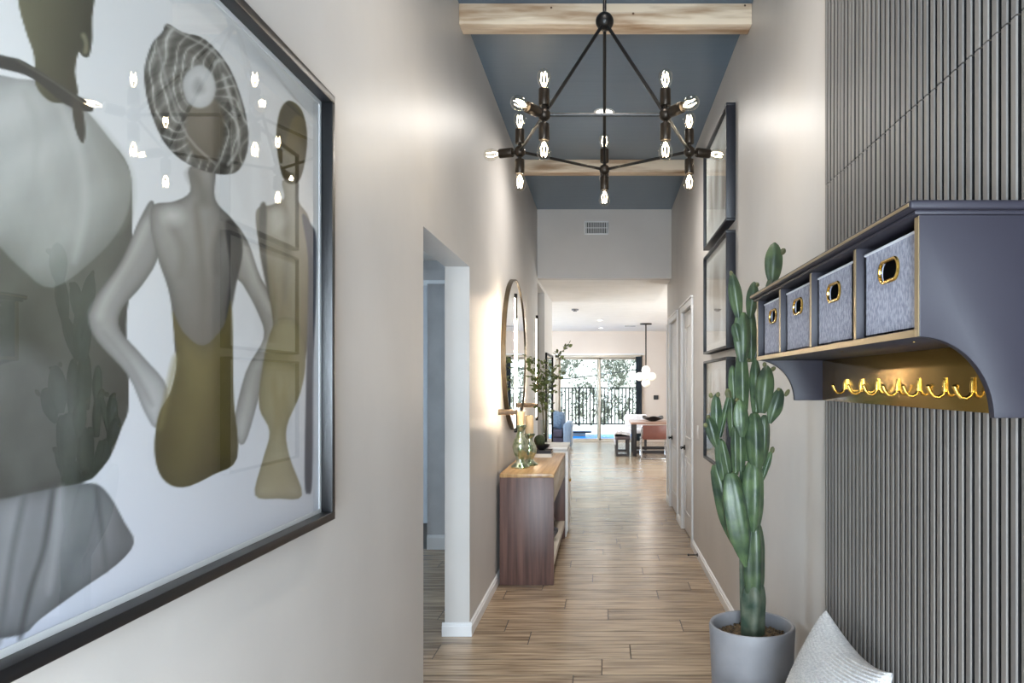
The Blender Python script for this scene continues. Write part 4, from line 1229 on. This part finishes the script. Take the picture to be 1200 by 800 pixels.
# tall black-framed mirror farther down the left wall
tm = thing('tall_mirror', 'tall bright mirror with thin black frame on the left wall past the sconces', 'mirror', (XL, 11.2, .55))
for bx in ((10.58, 10.61, .55, 2.05), (11.87, 11.9, .55, 2.05), (10.61, 11.87, .55, .58), (10.61, 11.87, 2.02, 2.05)):
    MB().box(XL + .0005, XL + .03, *bx).build('frame_rail', M['black_metal'], tm, bevel=.002)
MB().box(XL + .001, XL + .015, 10.61, 11.87, .58, 2.02).build('mirror_glass', M['mirror'], tm, smooth=False)

# ------------------------------------------------------------------ small wall things
t = thing('light_switch', 'white light switch plate on the right wall between door and prints', 'switch', (XR, 6.69, 1.09))
pl_ = MB().box(XR - .006, XR - .0003, 6.65, 6.73, 1.09, 1.21).build('switch_plate', M['white_lacquer'], t, bevel=.002)
MB().box(XR - .010, XR - .006, 6.675, 6.705, 1.12, 1.18).build('rocker', M['white_lacquer'], t, bevel=.0015)
t = thing('door_stop', 'small black door stop sticking out of the right baseboard', 'door stop', (XR - .016, 6.6, .04))
MB().lathe([(.016, 0), (.016, .006), (.006, .008), (.006, .075), (.011, .077), (.011, .092), (1e-6, .093)], 14, axis='x').build('spring_rod', M['black_metal'], t)
for o in t.children:
    o.location = (0, 0, 0); o.rotation_euler = (0, 0, PI)
a_, b_ = px(766, 463, YB), px(771.5, 468, YB)
t = thing('thermostat', 'small black wall panel on the beige far wall right of the slider', 'thermostat', ((a_.x + b_.x) / 2, YB, b_.z))
MB().box(a_.x, b_.x, YB - .02, YB - .0005, b_.z, a_.z).build('housing', M['black_metal'], t, bevel=.004)
MB().box(a_.x + .015, b_.x - .015, YB - .0225, YB - .02, b_.z + .02, a_.z - .02).build('display', M['bowl_black'], t)

# ------------------------------------------------------------------ dining area
TY0, TY1, TX0, TX1, TZ = 15.82, 17.7, .60, 2.6, .748
dt = thing('dining_table', 'dark-legged dining table with a pale wooden top by the far wall', 'table', ((TX0 + TX1) / 2, (TY0 + TY1) / 2, 0))
MB().box(TX0, TX1, TY0, TY1 - .7, TZ - .045, TZ).build('table_top', M['leather_top'] if 'leather_top' in M else mat('rosy_table_wood', (176, 142, 122), (150, 116, 98), rough=.35, nscale=3, stretch=(.6, 9, 1)), dt, bevel=.004)
for y in (TY0 + .04, TY1 - .82):
    lg = MB()
    lg.box(TX0 + .05, TX0 + .13, y, y + .08, 0.0, TZ - .045).build('leg', M['dark_wood'], dt, bevel=.003)
    MB().box(TX1 - .13, TX1 - .05, y, y + .08, 0.0, TZ - .045).build('leg', M['dark_wood'], dt, bevel=.003)
    MB().box(TX0 + .13, TX1 - .13, y + .01, y + .07, 0.06, .13).build('stretcher', M['dark_wood'], dt, bevel=.003)
o = MB()
seg = 40; pts_o = []
bprof = [(1e-6, 0), (.07, 0), (.10, .012), (.19, .06), (.24, .085), (.236, .092), (.18, .07), (.09, .028), (1e-6, .02)]
o.lathe([(r_, h_ + TZ + .0005) for r_, h_ in bprof], 40, c=(1.12, 16.35, 0))
o.v = [(x, y, z + (.03 * math.sin(3 * math.atan2(y - 16.35, x - 1.12)) * min(1, max(0, math.hypot(x - 1.12, y - 16.35) - .1) / .12))) for x, y, z in o.v]
o = o.build('fruit_bowl', M['bowl_black'])
tag(o, 'black wavy-rimmed bowl on the dining table', 'bowl')

def cantilever(x, y, lab):
    c = thing('dining_chair', lab, 'chair', (x, y, 0), 'chairs at the dining table')
    w = .27
    for s_ in (-1, 1):
        pts = [(x + s_ * w, y - .02, .70), (x + s_ * w, y, .62), (x + s_ * w, y + .02, .40), (x + s_ * w, y - .02, .05), (x + s_ * w, y, .018), (x + s_ * w, y + .05, .014), (x + s_ * w, y + .5, .014)]
        MB().tube(pts, .0125, 10).build('side_tube', M['chrome'], c)
        pts = [(x + s_ * w, y + .02, .45), (x + s_ * w, y + .30, .44), (x + s_ * w, y + .50, .43), (x + s_ * w, y + .53, .40), (x + s_ * w, y + .53, .05), (x + s_ * w, y + .5, .014)]
        MB().tube(pts, .0125, 10).build('front_tube', M['chrome'], c)
    MB().tube([(x - w, y + .02, .018), (x - w * .8, y - .025, .014), (x, y - .04, .014), (x + w * .8, y - .025, .014), (x + w, y + .02, .018)], .0125, 10).build('base_tube', M['chrome'], c)
    bk = MB()
    n_ = 12
    pts = [(x - w + .02 + (2 * w - .04) * k / n_, y - .02 - .05 * math.sin(PI * k / n_)) for k in range(n_ + 1)]
    pts += [(a, b_ + .035) for a, b_ in reversed(pts)]
    bk.prism(pts, 'z', .42, .72).build('backrest', M['leather'], c, bevel=.012)
    MB().box(x - w + .015, x + w - .015, y + .05, y + .5, .43, .475).build('seat', M['leather'], c, bevel=.015)
cantilever(1.075, 15.27, 'brown leather cantilever dining chair with chrome tubes, back to the hall')
# white upholstered chair at the far side
wx, wy = .80, 17.35
c = thing('dining_chair', 'white upholstered dining chair at the far side of the table', 'chair', (wx, wy, 0), 'chairs at the dining table')
MB().box(wx - .26, wx + .26, wy, wy + .45, .40, .50).build('seat', M['fur'], c, bevel=.03)
MB().box(wx - .27, wx + .27, wy + .42, wy + .52, .42, .84).build('backrest', M['fur'], c, bevel=.035, seg=3)
for (sx, sy) in ((-.22, .04), (.22, .04), (-.22, .44), (.22, .44)):
    MB().box(wx + sx - .02, wx + sx + .02, wy + sy - .02, wy + sy + .02, 0.0, .41).build('leg', M['dark_wood'], c)
# bench with fleece
bx0, bx1, by0, by1 = .26, .585, 15.9, 17.1
bn = thing('dining_bench', 'dark-framed dining bench with a white fleece thrown over it', 'bench', ((bx0 + bx1) / 2, 16.5, 0))
MB().box(bx0, bx1, by0, by1, .36, .43).build('seat', M['bench_leather'], bn, bevel=.01)
for y in (by0, by1 - .06):
    MB().box(bx0 + .01, bx0 + .065, y, y + .055, .0, .36).build('leg', M['dark_wood'], bn)
    MB().box(bx1 - .065, bx1 - .01, y, y + .055, .0, .36).build('leg', M['dark_wood'], bn)
    MB().box(bx0 + .065, bx1 - .065, y, y + .055, .0, .05).build('foot_rail', M['dark_wood'], bn)
fl = MB(); nu, nv = 26, 30
vs = []
rng = np.random.RandomState(4)
for i in range(nu + 1):
    for j in range(nv + 1):
        s_ = i / nu; t_ = j / nv
        a = s_ * (bx1 - bx0 + .36) - .20
        x = bx0 + max(-.06, min(bx1 - bx0 + .05, a)); z = .50
        if a < 0: z = .50 + max(-.22, a * 1.1); x = bx0 - .03 - .02 * math.sin(a * 10)
        if a > bx1 - bx0: z = .50 - min(.12, (a - (bx1 - bx0)) * 1.1); x = bx1 + .02
        z += .018 * math.sin(7 * t_ + 5 * s_) + rng.uniform(-.008, .008) + .03 * math.sin(PI * s_)
        vs.append((x, by0 + .03 + t_ * .95, z))
top = len(vs)
vs += [(x + (.02 if x < bx0 else (-.02 if x > bx1 else 0)), y, max(.4315 if bx0 < x < bx1 else z - .05, z - .06)) for x, y, z in vs]
fs = []
for i in range(nu):
    for j in range(nv):
        q = (i * (nv + 1) + j, (i + 1) * (nv + 1) + j, (i + 1) * (nv + 1) + j + 1, i * (nv + 1) + j + 1)
        fs.append(q); fs.append(tuple(top + k for k in reversed(q)))
edge = [i * (nv + 1) for i in range(nu + 1)] + [nu * (nv + 1) + j for j in range(1, nv + 1)] + [i * (nv + 1) + nv for i in range(nu - 1, -1, -1)] + [j for j in range(nv - 1, 0, -1)]
for k in range(len(edge)):
    a, b_ = edge[k], edge[(k + 1) % len(edge)]
    fs.append((a, b_, top + b_, top + a))
o = fl.add(vs, fs).build('fleece_throw', M['fur'], angle=80)
tag(o, 'white fluffy fleece draped over the dining bench', 'throw')

# pendant lamp
gx, gy, gz = 1.01, 17.2, 1.76
pd = thing('pendant_lamp', 'pendant lamp of clustered opal globes hanging over the dining table', 'pendant lamp', (gx, gy, gz))
MB().lathe([(.14, ZL - .03), (.14, ZL - .0005)], 28, c=(gx, gy, 0)).build('canopy', M['bronze'], pd, bevel=.006)
MB().tube([(gx, gy, ZL - .02), (gx, gy, gz)], .016, 12).build('stem', M['bronze'], pd)
MB().sphere((gx, gy, gz), .05, 16, 10).build('hub', M['brass'], pd)
for (dx, dy, dz) in ((-.15, .0, .0), (.15, .02, .0), (.0, -.03, .155), (.0, .0, -.155), (.0, -.17, .02), (.0, .16, -.01)):
    if dy == -.17: dx, dz = -.02, -.005
    MB().sphere((gx + dx, gy + dy, gz + dz), .105 if abs(dy) < .1 else .085, 22, 14).build('globe', M['globe'], pd)
lamp('pendant_light', 'POINT', (gx, gy - .35, gz + .1), 8, SOFT, shadow_soft_size=.2)

# sofa
sf = thing('sofa', 'blue-grey sofa with navy seat beyond the end of the left wall', 'sofa', (-1.9, 17.6, 0))
sy = 17.3
b = MB().prism([(-.95, 0.04), (-.77, 0.04), (-.76, .50)] + arc(-.855, .56, .105, .11, 0, 180, 10) + [(-.955, .50)], 'y', sy, sy + .95)
b.build('arm', M['sofa'], sf, bevel=.02)
b = MB().prism([(-3.15, 0.04), (-2.97, 0.04), (-2.96, .50)] + arc(-3.055, .56, .105, .11, 0, 180, 10) + [(-3.155, .50)], 'y', sy, sy + .95)
b.build('arm', M['sofa'], sf, bevel=.02)
MB().box(-2.96, -.955, sy + .06, sy + .9, .06, .30).build('seat_base', M['sofa_navy'], sf, bevel=.02)
for xx in (-2.95, -1.955):
    MB().box(xx, xx + .985, sy + .04, sy + .75, .30, .48).build('seat_cushion', M['sofa_navy'], sf, bevel=.04, seg=3)
MB().box(-2.96, -.955, sy + .72, sy + .95, .06, .84).build('back', M['sofa'], sf, bevel=.05, seg=3)
for (x, y) in ((-.86, sy + .06), (-.86, sy + .88), (-3.05, sy + .06), (-3.05, sy + .88)):
    MB().lathe([(.025, 0), (.03, .045)], 12, c=(x, y, 0)).build('foot', M['dark_wood'], sf)
def cushion(cx, cy, cz, rot, m_, lab, s_=.44):
    b = MB(); n_ = 16; vs = []
    for sg in (1, -1):
        for i in range(n_ + 1):
            for j in range(n_ + 1):
                a, c_ = i / n_ * 2 - 1, j / n_ * 2 - 1
                th = .09 * ((1 - a * a) * (1 - c_ * c_)) ** .45
                k = 1 - .06 * (1 - a * a) * abs(c_) ** 3
                k2 = 1 - .06 * (1 - c_ * c_) * abs(a) ** 3
                vs.append(Vector((a * s_ / 2 * k2, sg * th, c_ * s_ / 2 * k)))
    R_ = Matrix.Rotation(rot[2], 3, 'Z') @ Matrix.Rotation(rot[1], 3, 'Y') @ Matrix.Rotation(rot[0], 3, 'X')
    vs = [R_ @ v_ + Vector((cx, cy, cz)) for v_ in vs]
    K = (n_ + 1) ** 2; fs = []
    for sg in (0, 1):
        for i in range(n_):
            for j in range(n_):
                fs.append(tuple(sg * K + q for q in (i * (n_ + 1) + j, (i + 1) * (n_ + 1) + j, (i + 1) * (n_ + 1) + j + 1, i * (n_ + 1) + j + 1)))
    o = b.add(vs, fs).build('sofa_cushion', m_, angle=80)
    tag(o, lab, 'cushion', 'cushions on the sofa')
cushion(-1.20, sy + .36, .735, (-.25, .25, .1), M['cushion_blue'], 'blue cushion leaning on the sofa arm nearest the slider')
cushion(-1.50, sy + .52, .72, (-.25, -.1, .0), M['cushion_brown'], 'taupe cushion on the sofa behind the blue one')

# ------------------------------------------------------------------ outside
struct(MB().box(-14, 14, YB + .3, 25.6, -.25, -.03).build('ground_patio', M['patio'], smooth=False))
pool = MB().box(-6, 5, 20.5, 23.3, -.028, -.022).build('pool_water', M['pool'], smooth=False)
tag(pool, 'strip of bright blue pool water outside the sliding door', 'pool', kind='structure')
o = thing('pool_bench', 'low white ledge with dark underside beyond the blue water outside', 'bench', (-1.0, 22.45, -.0215))
MB().box(-1.7, -.34, 22.2, 22.7, .13, .215).build('ledge_top', M['stucco_out'], o, bevel=.01)
MB().box(-1.66, -.37, 22.23, 22.67, .075, .13).build('ledge_apron', M['dark_wood'], o)
MB().box(-1.5, -.55, 22.4, 22.6, -.0215, .075).build('ledge_foot', M['stucco_out'], o)
struct(MB().box(-9, 9, 23.9, 24.15, -.05, .19).build('wall_garden', M['stucco_out'], smooth=False))
fe = thing('picket_fence', 'black metal picket fence on the white garden wall outside', 'fence', (0, 24.0, .19))
MB().box(-3.2, 3.2, 23.98, 24.02, 1.43, 1.47).build('top_rail', M['black_metal'], fe)
MB().box(-3.2, 3.2, 23.98, 24.02, .24, .28).build('bottom_rail', M['black_metal'], fe)
pk = None
for i in range(54):
    x = -3.15 + i * .118
    if pk is None:
        pk = MB().box(-.019, .019, -.012, .012, 0.0, 1.16).build('picket', M['black_metal'], fe, smooth=False); q = pk
    else:
        q = link('picket', pk.data, fe)
    q.location = Vector((x, 24.0, .275)) - Vector(fe.location)
for x in (-3.15, -.80, 1.55):
    MB().box(x - .03, x + .03, 23.97, 24.03, .19, 1.5).build('post', M['black_metal'], fe)
# hillside beyond, with scrub nobody could count
def hz(x, y):
    d = y - 25.5
    return -.06 + .30 * d + .5 * math.sin(x * .35 + y * .2) * min(1, d / 6) + .25 * math.sin(x * .9 - y * .5) * min(1, d / 6)
vs, fs = [], []
nx, ny = 50, 46
for i in range(nx + 1):
    for j in range(ny + 1):
        x, y = -30 + 60 * i / nx, 25.5 + 46 * j / ny
        vs.append((x, y, hz(x, y)))
for i in range(nx):
    for j in range(ny):
        fs.append((i * (ny + 1) + j, (i + 1) * (ny + 1) + j, (i + 1) * (ny + 1) + j + 1, i * (ny + 1) + j + 1))
o = MB().add(vs, fs).build('hillside', M['hill'])
struct(o, 'pale dry hillside rising behind the garden fence')
rng = random.Random(5)
sc_ = MB()
for _ in range(420):
    y = rng.uniform(26, 48); x = rng.uniform(-5.5, 5.5) * (y / 30)
    z = hz(x, y)
    for __ in range(rng.randint(5, 9)):
        an, ln = rng.uniform(0, 2 * PI), rng.uniform(.25, .75)
        e_ = (x + math.cos(an) * ln * .6, y + math.sin(an) * ln * .4, z + ln)
        sc_.tube([(x, y, z - .05), ((x + e_[0]) / 2 + rng.uniform(-.08, .08), (y + e_[1]) / 2, z + ln * .55), e_], [.022, .016, .006], 4)
        for ___ in range(3):
            c_ = Vector(e_) + Vector((rng.uniform(-.14, .14), rng.uniform(-.1, .1), rng.uniform(-.14, .06)))
            w_ = rng.uniform(.03, .07)
            sc_.add([c_ + Vector((-w_, 0, -w_ * .4)), c_ + Vector((w_, .02, -w_ * .2)), c_ + Vector((w_ * .3, 0, w_)), c_ + Vector((0, w_, 0))], [(0, 1, 2), (0, 2, 3), (1, 3, 2), (0, 3, 1)])
o = sc_.build('scrub_brush', M['scrub'], smooth=False)
tag(o, 'grey-green dry scrub growing all over the hillside outside', 'scrub', kind='stuff')
pw = []
a_, b_ = px(640, 444, 26), px(770, 427, 26)
for k in range(17):
    t_ = k / 16
    p = a_.lerp(b_, t_ * 1.6 - .3); p.z -= .10 * math.sin(PI * t_)
    pw.append(p)
o = MB().tube(pw, .016, 6).build('overhead_cable', M['black_metal'])
tag(o, 'dark overhead cable crossing the hillside view above the fence', 'cable')
